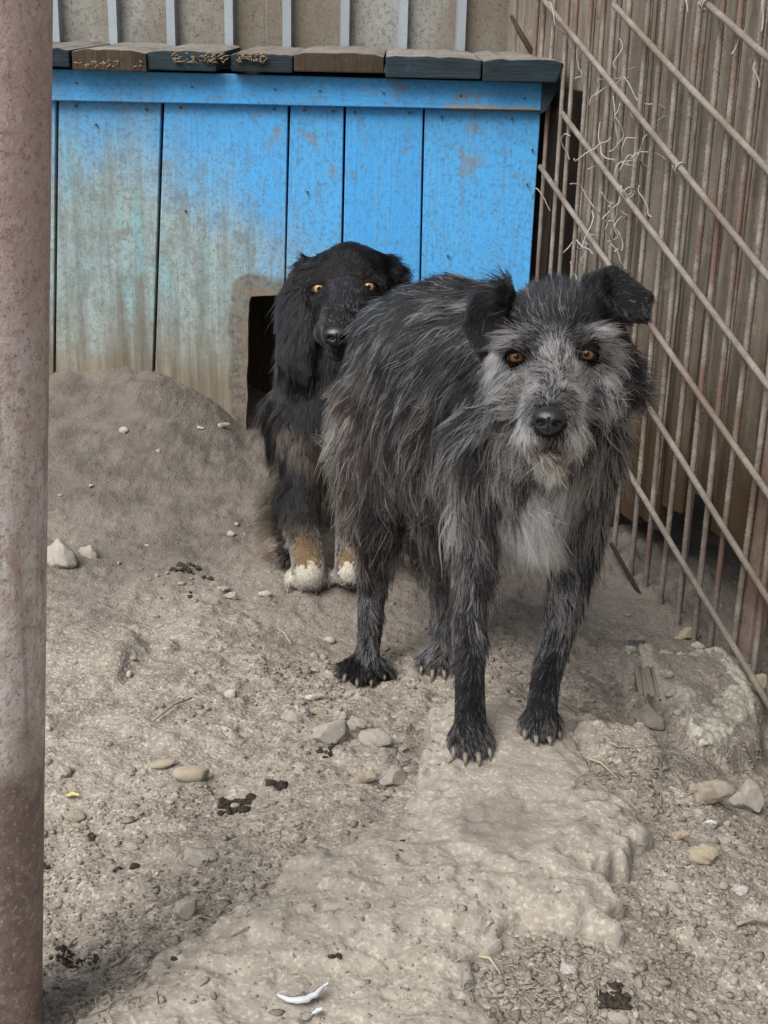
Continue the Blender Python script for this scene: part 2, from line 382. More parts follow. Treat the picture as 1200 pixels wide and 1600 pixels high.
# ------------------------------------------------------------------ ground
_ctl = [Pz(60, 1500, -.03), Pz(250, 1560, -.02), Pz(400, 1330, -.022), Pz(250, 1200, -.038), Pz(500, 1200, -.042), Pz(600, 1150, -.05),
        Pz(1000, 1400, -.024), Pz(800, 1560, -.022), Pz(1100, 1500, -.035), Pz(1150, 1270, -.085), Pz(1000, 1250, -.032), Pz(960, 1170, -.022),
        Pz(1015, 1110, -.105), Pz(900, 1000, -.078), Pz(850, 900, -.088), Pz(940, 900, -.085), Pz(100, 1150, -.04), Pz(150, 1010, -.035),
        Pz(300, 1000, -.062), Pz(450, 1050, -.066), Pz(700, 1010, -.088), Pz(568, 1075, -.092), Pz(485, 935, -.081), Pz(300, 890, -.055), Pz(110, 880, -.045),
        Pz(1120, 1060, -.125), Pz(1057, 980, -.11), Pz(1025, 935, -.095), Pz(1000, 885, -.075), Pz(1190, 1130, -.165), Pz(740, 1100, -.03),
        (-.73, 2.5, .189), (-.62, 2.5, .195), (-.517, 2.5, .192), (-.387, 2.5, .138), (-.306, 2.5, .068), (-.15, 2.5, .03), (.1, 2.5, .02), (.33, 2.5, .0),
        (-.95, 2.5, .18), (-.70, 2.22, .048), (-.40, 2.22, .022), (-.62, 2.36, .105), (-.36, 2.36, .055), (-.2, 2.15, -.03), (.1, 2.1, -.06), (.35, 2.2, -.04),
        (-.8, 2.9, .15), (0, 2.9, .03), (.5, 2.9, .05), (.62, 2.3, -.03), (.75, 1.7, -.14), (.62, 1.5, -.17), (.8, 1.2, -.14), (0, .45, -.02), (.6, .6, -.04), (-.6, .6, -.03),
        (-.9, 1.2, -.04), (-1.0, 1.9, -.02), (2, 1, -.05), (-2, 1, -.05), (2, 3.5, .05), (-2, 3.5, .1), (0, -1.5, -.02), (0, 4.5, .08)]
_ctl = np.array([np.asarray(c, float) for c in _ctl])
def _phi(r2): return r2*np.log(r2+1e-9)*.5
_n = len(_ctl); _A = np.zeros((_n+3, _n+3))
_d2 = ((_ctl[:, None, :2]-_ctl[None, :, :2])**2).sum(-1)
_A[:_n, :_n] = _phi(_d2)+np.eye(_n)*.004
_A[:_n, _n] = 1; _A[:_n, _n+1:] = _ctl[:, :2]; _A[_n:, :_n] = _A[:_n, _n:].T
_w = np.linalg.solve(_A, np.concatenate([_ctl[:, 2], [0, 0, 0]]))
def tps(x, y):
    x = np.clip(x, -2.2, 2.2); y = np.clip(y, -1.6, 4.6); s = np.full(np.shape(x), _w[_n]) + _w[_n+1]*x + _w[_n+2]*y
    for i in range(_n): s = s + _w[i]*_phi((x-_ctl[i, 0])**2+(y-_ctl[i, 1])**2)
    return np.clip(s, -.19, .24)
def _poly_sd(x, y, poly):
    """signed distance to a polygon in plan, positive inside."""
    poly = np.asarray(poly)[:, :2]; best = np.full(np.shape(x), 1e9); ins = np.zeros(np.shape(x), bool)
    for i in range(len(poly)):
        a, b = poly[i], poly[(i+1) % len(poly)]; e = b-a; L = e @ e
        t = np.clip(((x-a[0])*e[0]+(y-a[1])*e[1])/L, 0, 1)
        best = np.minimum(best, (x-a[0]-t*e[0])**2+(y-a[1]-t*e[1])**2)
        c = ((a[1] > y) != (b[1] > y)) & (x < (b[0]-a[0])*(y-a[1])/(b[1]-a[1]+1e-12)+a[0]); ins ^= c
    d = np.sqrt(best); return np.where(ins, d, -d)
def sstep(a, b, x): t = np.clip((x-a)/(b-a), 0, 1); return t*t*(3-2*t)
def px_poly(pts, z): return [Pz(a, b, z) for a, b in pts]
LUMP = px_poly([(10, 1010), (70, 985), (150, 965), (205, 962), (235, 980), (240, 1010), (215, 1035), (195, 1065), (130, 1075), (60, 1100), (0, 1100)], -.03)
LUMP2 = px_poly([(40, 1110), (110, 1100), (170, 1095), (185, 1115), (120, 1135), (40, 1160)], -.04)
FLAT = px_poly([(895, 1140), (960, 1132), (1030, 1142), (1045, 1175), (1010, 1195), (960, 1200), (915, 1190)], -.015)
CRUM = px_poly([(968, 1010), (1040, 1000), (1120, 985), (1210, 1000), (1210, 1100), (1150, 1150), (1085, 1158), (1060, 1120), (1030, 1075), (985, 1085)], -.06)
HOLES = [(Pz(1032, 1094, -.1), .032, .085), (Pz(363, 1260, -.035), .03, .007), (Pz(745, 905, -.08), .06, .012), (Pz(255, 620, .15), .05, -.012)]
def H(x, y):
    x = np.asarray(x, float); y = np.asarray(y, float)
    h = tps(x, y)
    near = np.exp(-np.maximum(0, (np.hypot(x, y-1.5)-2.5))/.5)
    wx = x+.02*fbm(x, y, 14, 3, 2); wy = y+.02*fbm(x, y, 14, 3, 4)
    h = h + .020*sstep(-.006, .03, _poly_sd(wx, wy, LUMP)) + .010*sstep(-.006, .02, _poly_sd(wx, wy, LUMP2))
    h = h + .016*sstep(-.004, .012, _poly_sd(wx, wy, FLAT)) + .030*sstep(-.006, .014, _poly_sd(wx, wy, CRUM))
    for c, r, dz in HOLES: h = h - dz*np.exp(-((x-c[0])**2+(y-c[1])**2)/(r*r))
    h = h + near*(.026*fbm(x, y, 5, 3, 1) + .008*fbm(x, y, 24, 3, 3) + .006*np.abs(fbm(x, y, 62, 3, 7)) + .003*fbm(x, y, 150, 2, 9))
    # clods: rounded lumps where the soil is loose
    cl = np.clip(fbm(x, y, 38, 2, 12)-.12, 0, 1); loose = np.clip(.5+1.6*fbm(x, y, 3.1, 2, 15), 0, 1)
    return h + near*cl*loose*.028
def pavement_h(x, y):
    sd = _poly_sd(x+.022*fbm(x, y, 11, 4, 21)+.014*fbm(x, y, 45, 3, 25), y+.022*fbm(x, y, 11, 4, 22)+.014*fbm(x, y, 45, 3, 26), SLAB)
    top = .003+.010*fbm(x, y, 4.5, 3, 30)+.006*fbm(x, y, 18, 4, 31)+.0030*np.abs(fbm(x, y, 55, 3, 33))+.0016*fbm(x, y, 170, 2, 34)
    te = fbm(x, y, 6.5, 5, 44)*3.2; fl = np.floor(te); top = top+.0075*(fl+sstep(.72, .98, te-fl))/1.6
    cr = np.abs(fbm(x, y, 8, 4, 47)); top = top-.006*(1-sstep(.0, .018, cr))*sstep(-.05, .12, fbm(x, y, 3, 2, 49))
    stepd = .006*sstep(.0, .012, _poly_sd(x+.03*fbm(x, y, 9, 3, 40), y+.03*fbm(x, y, 9, 3, 41), SLAB2)) 
    return top+stepd-.012+.010*sstep(.005, .05, sd)-.08*(1-sstep(-.010, .007, sd)), sd
SLAB = px_poly([(690, 1088), (655, 1108), (655, 1160), (640, 1215), (618, 1268), (545, 1300), (455, 1342), (440, 1385), (360, 1420), (260, 1460), (200, 1510),
                (120, 1560), (40, 1640), (30, 1700), (800, 1700), (790, 1640), (768, 1572), (738, 1512), (762, 1488), (800, 1460), (835, 1450), (900, 1450), (948, 1430), (966, 1395),
                (958, 1365), (1000, 1325), (1035, 1290), (985, 1235), (925, 1165), (890, 1125), (800, 1085)], -.005)
SLAB2 = px_poly([(690, 1088), (655, 1108), (655, 1160), (640, 1215), (660, 1290), (700, 1330), (800, 1380), (950, 1345), (1000, 1325), (1035, 1290), (985, 1235), (925, 1165), (890, 1125), (800, 1085)], -.005)
def grid_sheet(name, xs, ys, fn_, mat, keep=None):
    gx, gy = np.meshgrid(xs, ys); z = fn_(gx, gy)
    V = np.stack([gx, gy, z], -1).reshape(-1, 3); nx, ny = len(xs), len(ys)
    i = np.arange(nx*ny).reshape(ny, nx)
    q = np.stack([i[:-1, :-1], i[:-1, 1:], i[1:, 1:], i[1:, :-1]], -1).reshape(-1, 4)
    if keep is not None:
        k = keep(gx, gy).reshape(-1); q = q[k[q].any(1)]
        u, inv = np.unique(q, return_inverse=True); V = V[u]; q = inv.reshape(-1, 4)
    me = bpy.data.meshes.new(name)
    me.vertices.add(len(V)); me.vertices.foreach_set('co', V.ravel())
    me.loops.add(q.size); me.loops.foreach_set('vertex_index', q.ravel().astype(np.int32))
    me.polygons.add(len(q)); me.polygons.foreach_set('loop_start', np.arange(0, q.size, 4, dtype=np.int32))
    me.update(calc_edges=True); me.polygons.foreach_set('use_smooth', [True]*len(q)); me.materials.append(mat); me.validate()
    return link(bpy.data.objects.new(name, me))
geo_o = np.cumsum(.05*1.32**np.arange(21)); 
xs = np.concatenate([-.95-geo_o[::-1], np.arange(-.95, -.62, .011), np.arange(-.62, .72, .0046), .72+geo_o])
ys = np.concatenate([.6-geo_o[::-1], np.arange(.6, 1.5, .0042), np.arange(1.5, 2.15, .006), np.arange(2.15, 2.75, .011), 2.75+geo_o])
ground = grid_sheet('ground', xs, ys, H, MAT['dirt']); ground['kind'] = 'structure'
pv = grid_sheet('clay_ledge', np.arange(-.42, .36, .0036), np.arange(.62, 1.36, .0036), lambda a, b: pavement_h(a, b)[0], MAT['slab'],
                lambda a, b: pavement_h(a, b)[1] > -.02)
pv['kind'] = 'structure'
def HT(x, y):
    h = float(H(np.array([x]), np.array([y]))[0])
    if -.42 < x < .36 and .62 < y < 1.36: h = max(h, float(pavement_h(np.array([x]), np.array([y]))[0][0]))
    return h
def G(x, y, lift=0.0):
    """where the view line through a pixel meets the ground."""
    ts = np.arange(.6, 4, .01); d = ray(x, y); q = CAM+ts[:, None]*d
    h = H(q[:, 0], q[:, 1]); p = pavement_h(q[:, 0], q[:, 1])[0]
    b = (q[:, 0] > -.42) & (q[:, 0] < .36) & (q[:, 1] > .62) & (q[:, 1] < 1.36)
    h = np.where(b, np.maximum(h, p), h); k = int(np.argmax(q[:, 2] < h+lift))
    a0 = q[k-1, 2]-h[k-1]-lift; a1 = q[k, 2]-h[k]-lift; t = ts[k-1]+.01*a0/(a0-a1+1e-12)
    return CAM+t*d, t

# ------------------------------------------------------------------ back wall of ribbed sheet
YB = 2.85
rib_x = [Py(px, 50, YB)[0] for px in (90, 180, 270, 360, 450, 540, 630, 720)]
pitch = (rib_x[-1]-rib_x[0])/7; rib_x = [rib_x[0]+pitch*k for k in range(-6, 9)]
wall = empty('metal_wall', (-.4, YB, .0)); tag(wall, 'dirty galvanised ribbed sheet wall behind the blue dog house', 'metal wall')
def sheet(x_from, x_to, name):
    prof = [(x_from, 0.0, 0)]
    for rx in rib_x:
        if x_from+.02 < rx < x_to-.02: prof += [(rx-.0125, 0, 1), (rx-.0095, -.024, 1), (rx+.0095, -.024, 1), (rx+.0125, 0, 0)]
    prof.append((x_to, 0, 0)); bm = bmesh.new(); zs = np.linspace(.02, 2.1, 15)
    rows = [[bm.verts.new((x, YB+y+.003*math.sin(z*5+x*4), z)) for x, y, _ in prof] for z in zs]
    rows2 = [[bm.verts.new((x, YB+y+.0025+.003*math.sin(z*5+x*4), z)) for x, y, _ in prof] for z in zs]
    for r, flip in ((rows, 0), (rows2, 1)):
        for i in range(len(zs)-1):
            for j in range(len(prof)-1):
                f = bm.faces.new([r[i][j], r[i][j+1], r[i+1][j+1], r[i+1][j]]); f.material_index = prof[j][2]
    for j in range(len(prof)-1):
        for i in (0, len(zs)-1): bm.faces.new([rows[i][j], rows[i][j+1], rows2[i][j+1], rows2[i][j]])
    for i in range(len(zs)-1):
        for j in (0, len(prof)-1): bm.faces.new([rows[i][j], rows[i+1][j], rows2[i+1][j], rows2[i][j]])
    o = bm_obj(name, bm, [MAT['galv'], MAT['galv_rib']], wall)
xe = Py(812, 40, YB)[0]
sheet(-1.6, rib_x[6]-.07, 'ribbed_sheet'); sheet(rib_x[6]-.068, rib_x[10]-.05, 'ribbed_sheet'); sheet(rib_x[10]-.048, xe, 'ribbed_sheet')
bm = bmesh.new(); prism(bm, [(xe+.004, YB-.03, .02), (xe+.018, YB-.03, .02), (xe+.018, YB-.03, 2.1), (xe+.004, YB-.03, 2.1)], np.array([0, .03, 0])); bevel(bm, .002)
bm_obj('edge_strip', bm, MAT['galv_rib'], wall)

# ------------------------------------------------------------------ blue dog house
YK = 2.5
kn = empty('dog_house', (-.2, YK, .05)); tag(kn, 'weathered blue wooden dog house with plank roof and cut out doorway', 'dog house')
def kp(px, py, y=YK): return Py(px, py, y)
def board(pts, dy, name='board', mat='paint', depth=.021, y=YK):
    bm = bmesh.new(); prism(bm, [kp(a, b, y+dy) for a, b in pts], np.array([0, depth, 0])); bevel(bm, .0016, 1)
    return bm_obj(name, bm, MAT[mat], kn)
board([(-260, 150), (-60, 152), (-62, 700), (-262, 700)], .002)
board([(-56, 150), (87, 153), (83, 640), (-58, 640)], .000)
board([(92, 153), (252, 157), (236, 650), (86, 650)], .003)
board([(257, 157), (450, 162), (444, 462), (412, 461), (398, 464), (391, 462), (388, 472), (389.5, 486), (386.5, 500), (388.5, 520), (386, 540), (387.5, 565), (385, 590), (387, 620), (384.5, 650), (385, 700), (239, 680)], -.001)
board([(454, 163), (537, 165), (532, 462), (446, 462)], .002)
board([(541, 165), (661, 169), (655, 462), (535, 462)], .000)
board([(657.5, 462), (664, 169), (845, 173), (826, 460)], .003)
board([(600, 465), (826, 463), (816, 745), (600, 745)], .0015)
board([(-260, 98), (854, 129), (851, 173), (-260, 150)], -.019, 'trim_board', 'paint_trim')
# side walls, back, floor
def kbox(a, b, name, mat):
    bm = bmesh.new(); a = np.array(a); b = np.array(b)
    prism(bm, [(a[0], a[1], a[2]), (b[0], a[1], a[2]), (b[0], a[1], b[2]), (a[0], a[1], b[2])], np.array([0, b[1]-a[1], 0])); bevel(bm, .002, 1)
    return bm_obj(name, bm, MAT[mat], kn)
KX0, KX1 = kp(-250, 300)[0], kp(826, 430)[0]-.004
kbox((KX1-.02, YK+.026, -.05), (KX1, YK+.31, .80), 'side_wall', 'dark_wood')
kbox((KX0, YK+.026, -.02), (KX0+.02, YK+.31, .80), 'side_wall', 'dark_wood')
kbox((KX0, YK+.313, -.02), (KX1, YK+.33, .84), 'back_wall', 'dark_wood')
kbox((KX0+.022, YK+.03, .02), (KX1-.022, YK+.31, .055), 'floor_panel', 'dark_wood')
# roof boards running back, sloping up from the eave
for k, (x0, x1, yb, dz, mi) in enumerate([(-70, 30, 103, 0, 0), (34, 109, 104, .002, 0), (113, 229, 107, -.003, 1), (231, 338, 109, .0, 0), (361, 457, 113, .002, 0), (459, 599, 116, .005, 1), (602, 751, 121, 0, 0), (754, 879, 126, -.001, 0)]):
    y0 = YK-.055+random.uniform(-.006, .006)
    a, b = kp(x0, yb, y0), kp(x1, yb+3, y0); hgt = (29+(x0 > 400)*3)*.00128; sl = math.tan(math.radians(7.0))*.37
    bm = bmesh.new()
    n = 9
    top = [a+(b-a)*i/n+np.array([0, 0, hgt+(-.004*abs(2*i/n-1)**6)+random.uniform(-.0018, .0018)]) for i in range(n+1)]
    low = [a+np.array([0, 0, dz]), b+np.array([0, 0, dz])]
    if k == 7: low[1] = low[1]+np.array([-.012, 0, 0])
    fcs = prism(bm, low+[q for q in top[::-1]], np.array([random.uniform(-.004, .004), .37, sl]))
    for f in fcs: f.material_index = 1 if mi == 0 else 2
    bm.normal_update()
    bevel(bm, .003, 2)
    bmesh.ops.recalc_face_normals(bm, faces=bm.faces)
    for f in bm.faces:
        if f.normal.z > .72: f.material_index = 0
    bm_obj('roof_board', bm, [MAT['dust_wood'], MAT['teal_end'], MAT['dark_wood']], kn)
bm = bmesh.new()
a, b = kp(848, 128, YK-.03), kp(878, 128, YK-.03)
prism(bm, [a, b, b+np.array([-.028, 0, -.055]), a+np.array([0, 0, -.06])], np.array([0, .35, .08])); bm_obj('roof_side_board', bm, MAT['teal_end'], kn)
# nail heads, in pairs at the top of every board
nv, nf = [], []
for px, py in [(118, 165), (228, 171), (150, 195), (282, 168), (428, 170), (475, 172), (520, 174), (554, 175), (640, 176), (690, 183), (800, 186), (832, 234), (824, 288), (700, 400), (290, 330), (480, 300), (120, 130), (300, 136), (430, 140), (500, 142), (600, 146), (720, 150), (820, 154)]:
    c = kp(px, py, YK-.0035 if py > 160 else YK-.0205); base = len(nv)
    for j in range(8): nv.append(c+np.array([0.0026*math.cos(j*.785), 0, 0.0026*math.sin(j*.785)]))
    for j in range(8): nv.append(c+np.array([0.0026*math.cos(j*.785), .004, 0.0026*math.sin(j*.785)]))
    nf.append([base+j for j in range(8)])
    for j in range(8): nf.append([base+j, base+(j+1) % 8, base+8+(j+1) % 8, base+8+j])
o = mesh_obj('nails', nv, nf, MAT['nail'], kn, False); o['kind'] = 'stuff'
# straw and clods caught under the roof boards
def strands(name, items, mat, parent=None, base=None):
    V, Fc = [], []
    for pts, r in items:
        v, f = tube(pts, r, 4); k = len(V); V += list(v); Fc += [[i+k for i in q] for q in f]
    return mesh_obj(name, V, Fc, mat, parent, True, base)
its = []
for _ in range(120):
    px = random.choice([random.gauss(335, 12), random.uniform(120, 225), random.uniform(270, 330), random.uniform(370, 420)])
    c = kp(px, random.uniform(84, 98) if px > 235 else random.uniform(96, 108), YK-.058); d = np.array([random.gauss(0, 1), random.gauss(0, .5), random.gauss(0, .45)]); d *= random.uniform(.003, .008)/np.linalg.norm(d)
    its.append(([c-d, c+np.array([0, -.002, .001]), c+d], .0012))
o = strands('nest_straw', its, MAT['nest'], kn); o['kind'] = 'stuff'

# ------------------------------------------------------------------ board wall behind the bars
pw = empty('board_wall', FM*np.array([1, 1, 0])); tag(pw, 'weathered grey upright board wall behind the rebar fence', 'board wall')
s = -.42; k = 0
while s < 1.75:
    wd = random.uniform(.055, .10); gap = random.uniform(.001, .006); off = .045+random.uniform(-.005, .006)
    bt = -.12 if s < .45 else random.uniform(-.05, .02)
    if .60 < s < .98: bt = random.uniform(.02, .12)
    if .02 < s < .22: bt = random.uniform(.74, .80)
    bm = bmesh.new(); n = 12; lo, hi = [], []
    for i in range(n+1):
        z = bt+(2.0-bt)*i/n; lo.append(fpt(s+.004*math.sin(z*3+k), z, off)); hi.append(fpt(s+wd+.004*math.sin(z*3.3+k*1.7), z, off))
    lo[0][2] += random.uniform(0, .03); hi[0][2] += random.uniform(0, .03)
    prism(bm, lo+hi[::-1], fn*.02); bevel(bm, .0025, 1); bm_obj('board', bm, MAT['grey_wood'], pw)
    s += wd+gap; k += 1
bm = bmesh.new(); prism(bm, [fpt(-.6, -.2, .36), fpt(2.0, -.2, .36), fpt(2.0, 1.98, .36), fpt(-.6, 1.98, .36)], fn*.03)  # added timber backing, only there to keep the board gaps dark
o = bm_obj('dark_backing', bm, MAT['dark_wood']); tag(o, 'added dark timber backing that darkens the gaps under the grey boards', 'backing')
# ------------------------------------------------------------------ welded bar fence
rf = empty('rebar_fence', fpt(.5, -.1)); tag(rf, 'rusty welded rebar fence panel with sloping rods beside the grey dog', 'fence')
bar_px = [(857, 225), (894, 225), (931, 225), (976, 225), (1026, 225), (1058, 225), (1118, 225), (1149, 225), (826, 225), (838, 225), (850, 225), (868, 225), (885, 225), (903, 225), (922, 225), (941, 225), (963, 225), (987, 225), (1012, 225), (1043, 225), (1071, 225), (1102, 225), (1133, 225), (1167, 225), (1200, 225), (1238, 225), (1280, 225)]
for px, py in bar_px:
    s0 = fs(Pf(px, py)); lean = random.uniform(-.008, .008); x_, y_ = fpt(s0, 0)[:2]; zb = HT(x_, y_)-.03; zt = 1.75
    nz = int((zt-zb)/.0042); ph = random.random(); pts = []
    bend = random.uniform(-.004, .004)
    for i in range(nz):
        z = zb+(zt-zb)*i/(nz-1); pts.append(fpt(s0+lean*(z-.5)+bend*math.sin(z*3), z, .004+bend*math.sin(z*2.2)))
    ribbed = px > 930 and px not in (931, 976, 1026, 1058, 1118, 1149); thin = px in (857, 894, 931, 976, 1026, 1058, 1118, 1149)
    v, f = tube(pts if not thin else [q+fn*.022 for q in pts], .0050 if ribbed else (.0030 if thin else .0047), 7, (lambda i, j: 1.0+.17*(1 if (i*.5+j*.29) % 1 < .5 else -1)*.8) if ribbed else (lambda i, j: 1.0+.1*((i % 2)-.5)))
    mesh_obj('rebar', v, f, MAT['rebar'], rf)
rails = [((1105, 7), (1200, 90)), ((965, 15), (1200, 267)), ((850, 0), (1200, 432)), ((907, 215), (1200, 602)), ((865, 290), (1200, 771)), ((1039, 677), (1200, 936)), ((990, 752), (1200, 1100))]
dirv = np.array([0, 0, 0.0])
for k, (a, b) in enumerate(rails):
    q0, q1 = Pf(*a, -.012), Pf(*b, -.012); d = q1-q0; L = np.linalg.norm(d); d /= L
    s_far = [0.0, 0.02, .45, .10, .08, .16, .06][k]; e = q0-d*s_far; f_ = q1+d*(.12 if k < 6 else .02)
    m = 14; pts = [e+(f_-e)*i/(m-1)+np.array([0, 0, .0007*math.sin(i*.7+k)]) for i in range(m)]
    v, f = tube(pts, .0054, 9); mesh_obj('rail', v, f, MAT['rail'], rf)
# short lowest bar lying in the dirt, dark
q0, q1 = Pf(955, 850, -.012), Pf(1033, 988, -.012); v, f = tube([q0+(q1-q0)*i/9 for i in range(10)], .004, 7); mesh_obj('rail', v, f, MAT['blackish'], rf)
# ties and curled ends of wire
def curl_wire(p, scale, n, seed):
    r = random.Random(seed); pts = [np.array(p, float)]; d = np.array([r.gauss(0, .4), -.2, r.choice([-1, 1])]); 
    for i in range(n):
        d = d+np.array([r.gauss(0, .55), r.gauss(0, .25), r.gauss(0, .45)]); d /= np.linalg.norm(d); pts.append(pts[-1]+d*scale)
    out = []
    for i in range(len(pts)-1):
        for t in (0, .25, .5, .75):
            p0, p1, p2, p3 = pts[max(i-1, 0)], pts[i], pts[i+1], pts[min(i+2, len(pts)-1)]
            out.append(.5*((2*p1)+(-p0+p2)*t+(2*p0-5*p1+4*p2-p3)*t*t+(-p0+3*p1-3*p2+p3)*t**3))
    return out
wi = [(968, 60, .016, 4), (935, 30, .02, 4), (975, 120, .014, 9), (958, 150, .013, 9), (985, 175, .012, 8), (938, 190, .015, 9), (955, 215, .012, 9), (985, 250, .012, 7), (918, 265, .016, 8), (940, 300, .014, 9),
      (925, 330, .013, 9), (955, 355, .012, 8), (915, 390, .015, 8), (880, 395, .014, 8), (970, 290, .011, 7), (905, 345, .012, 8), (890, 250, .014, 6), (1143, 85, .008, 5), (1180, 98, .008, 5), (1190, 50, .02, 4), (1075, 20, .012, 3), (930, 150, .014, 7), (860, 330, .014, 6)]
wi += [(random.uniform(880, 1010), random.uniform(60, 410), random.uniform(.008, .016), random.randint(5, 10)) for _ in range(16)]
for i, (px, py, sc, n) in enumerate(wi):
    v, f = tube(curl_wire(Pf(px, py, -.012), sc, n, 100+i), .00135, 5); mesh_obj('wire', v, f, MAT['wire'], rf)
def ring(px, py, r, turns=2.2):
    c = Pf(px, py, -.012); ax = (rails_dir); u = np.cross(ax, [0, 0, 1]); u /= np.linalg.norm(u); w_ = np.cross(ax, u)
    pts = [c+ax*(-.006+.012*i/24)+(u*math.cos(turns*2*math.pi*i/24)+w_*math.sin(turns*2*math.pi*i/24))*r for i in range(25)]
    v, f = tube(pts, .0014, 5); mesh_obj('wire', v, f, MAT['wire'], rf)
rails_dir = Pf(1200, 267)-Pf(965, 15); rails_dir /= np.linalg.norm(rails_dir)
ring(1104, 6, .010); ring(1062, 262, .009, 1.4); ring(982, 300, .009, 1.6)
# rusty angle post
sp = fs(Pf(1172, 800)); bm = bmesh.new()
L_ = [(sp-.022, .012), (sp+.022, .012), (sp+.022, .040), (sp+.018, .040), (sp+.018, .016), (sp-.022, .016)]
prism(bm, [fpt(a, -.16, o_) for a, o_ in L_], np.array([0, 0, 2.0])); bevel(bm, .0012, 1)
o = bm_obj('steel_post', bm, MAT['rust_post']); tag(o, 'rusty brown steel angle post standing behind the rebar fence', 'post')
# stick leaning where sheet wall and board wall meet
v, f = tube([Py(799, 25, 2.72), Py(812, 50, 2.7), Py(835, 88, 2.66)], [.004, .006, .006], 7)
o = mesh_obj('stick', v, f, MAT['dark_wood']); tag(o, 'thin dark stick leaning in the corner above the dog house roof', 'stick')

# ------------------------------------------------------------------ pole in front
rp = .047
def pc(px, py, Y): q = Py(px, py, Y); return q-RT*rp*np.array([1, 1, 1])
top, bot = pc(78, 0, .76), pc(62, 1600, .76); d = (bot-top)/np.linalg.norm(bot-top)
zt = 1.9; A_ = top-d*((zt-top[2])/-d[2]); B_ = bot+d*((bot[2]+.15)/-d[2])
v, f = tube([A_+(B_-A_)*i/30 for i in range(31)], rp, 40); o = mesh_obj('steel_pole', v, f, MAT['pole']); tag(o, 'thick round steel pole with faded pink paint and rust', 'pole')
# ------------------------------------------------------------------ stones, dung and bits on the floor
def rock_mesh(name, seed, sub=3, rough=.34, cuts=11, sq=(1, 1, 1)):
    r = np.random.default_rng(seed); bm = bmesh.new(); bmesh.ops.create_icosphere(bm, subdivisions=sub, radius=1)
    pl = [(n/np.linalg.norm(n), d) for n, d in ((r.normal(size=3), r.uniform(.55, .85)) for _ in range(cuts))]
    for v in bm.verts:
        c = np.array(v.co); 
        for n, d in pl:
            q = c @ n
            if q > d: c = c-n*(q-d)
        k = 1+rough*float(fbm(np.array([c[0]*1.1+c[2]*.7+seed]), np.array([c[1]*1.1-c[2]*.6+seed*2.3]), 1.9, 4)[0])
        k += .045*float(fbm(np.array([c[0]*1.3+c[2]+seed*3]), np.array([c[1]*1.3-c[2]*.8]), 7, 3)[0])
        v.co = Vector(c*k*np.array(sq))
    me = bpy.data.meshes.new(name); bm.to_mesh(me); bm.free(); me.polygons.foreach_set('use_smooth', [True]*len(me.polygons)); return me
ROCKS = [rock_mesh('stone', 20+i, 4, .38, 13) for i in range(6)]; SMALL = [rock_mesh('pebble', 60+i, 2, .5, 9) for i in range(6)]
ROUND = [rock_mesh('pebble', 90+i, 3, .1, 2) for i in range(3)]
_meshcache = {}
def place_rock(src, name, px, py, wpx, hpx, mat, label, cat='stone', group=None, flat=.62, sink=.5, rot=None):
    q, t = G(px, py+hpx*.32); wm = wpx*t/FP/2; hm = max(hpx*t/FP/2, wm*.3)
    key = (src.name, mat)
    if key not in _meshcache:
        me = src.copy(); me.materials.clear(); me.materials.append(MAT[mat]); _meshcache[key] = me
    o = bpy.data.objects.new(name, _meshcache[key]); COL.objects.link(o)
    o.scale = (wm*1.06, max(hm*1.05, wm*.5), hm*1.1*flat/.62*.8)
    o.location = (q[0], q[1]+hm*.3, q[2]+o.scale[2]*(1-sink)*.75)
    o.rotation_euler = (random.uniform(-.15, .15), random.uniform(-.15, .15), random.uniform(-.35, .35) if rot is None else rot)
    tag(o, label, cat, group); return o
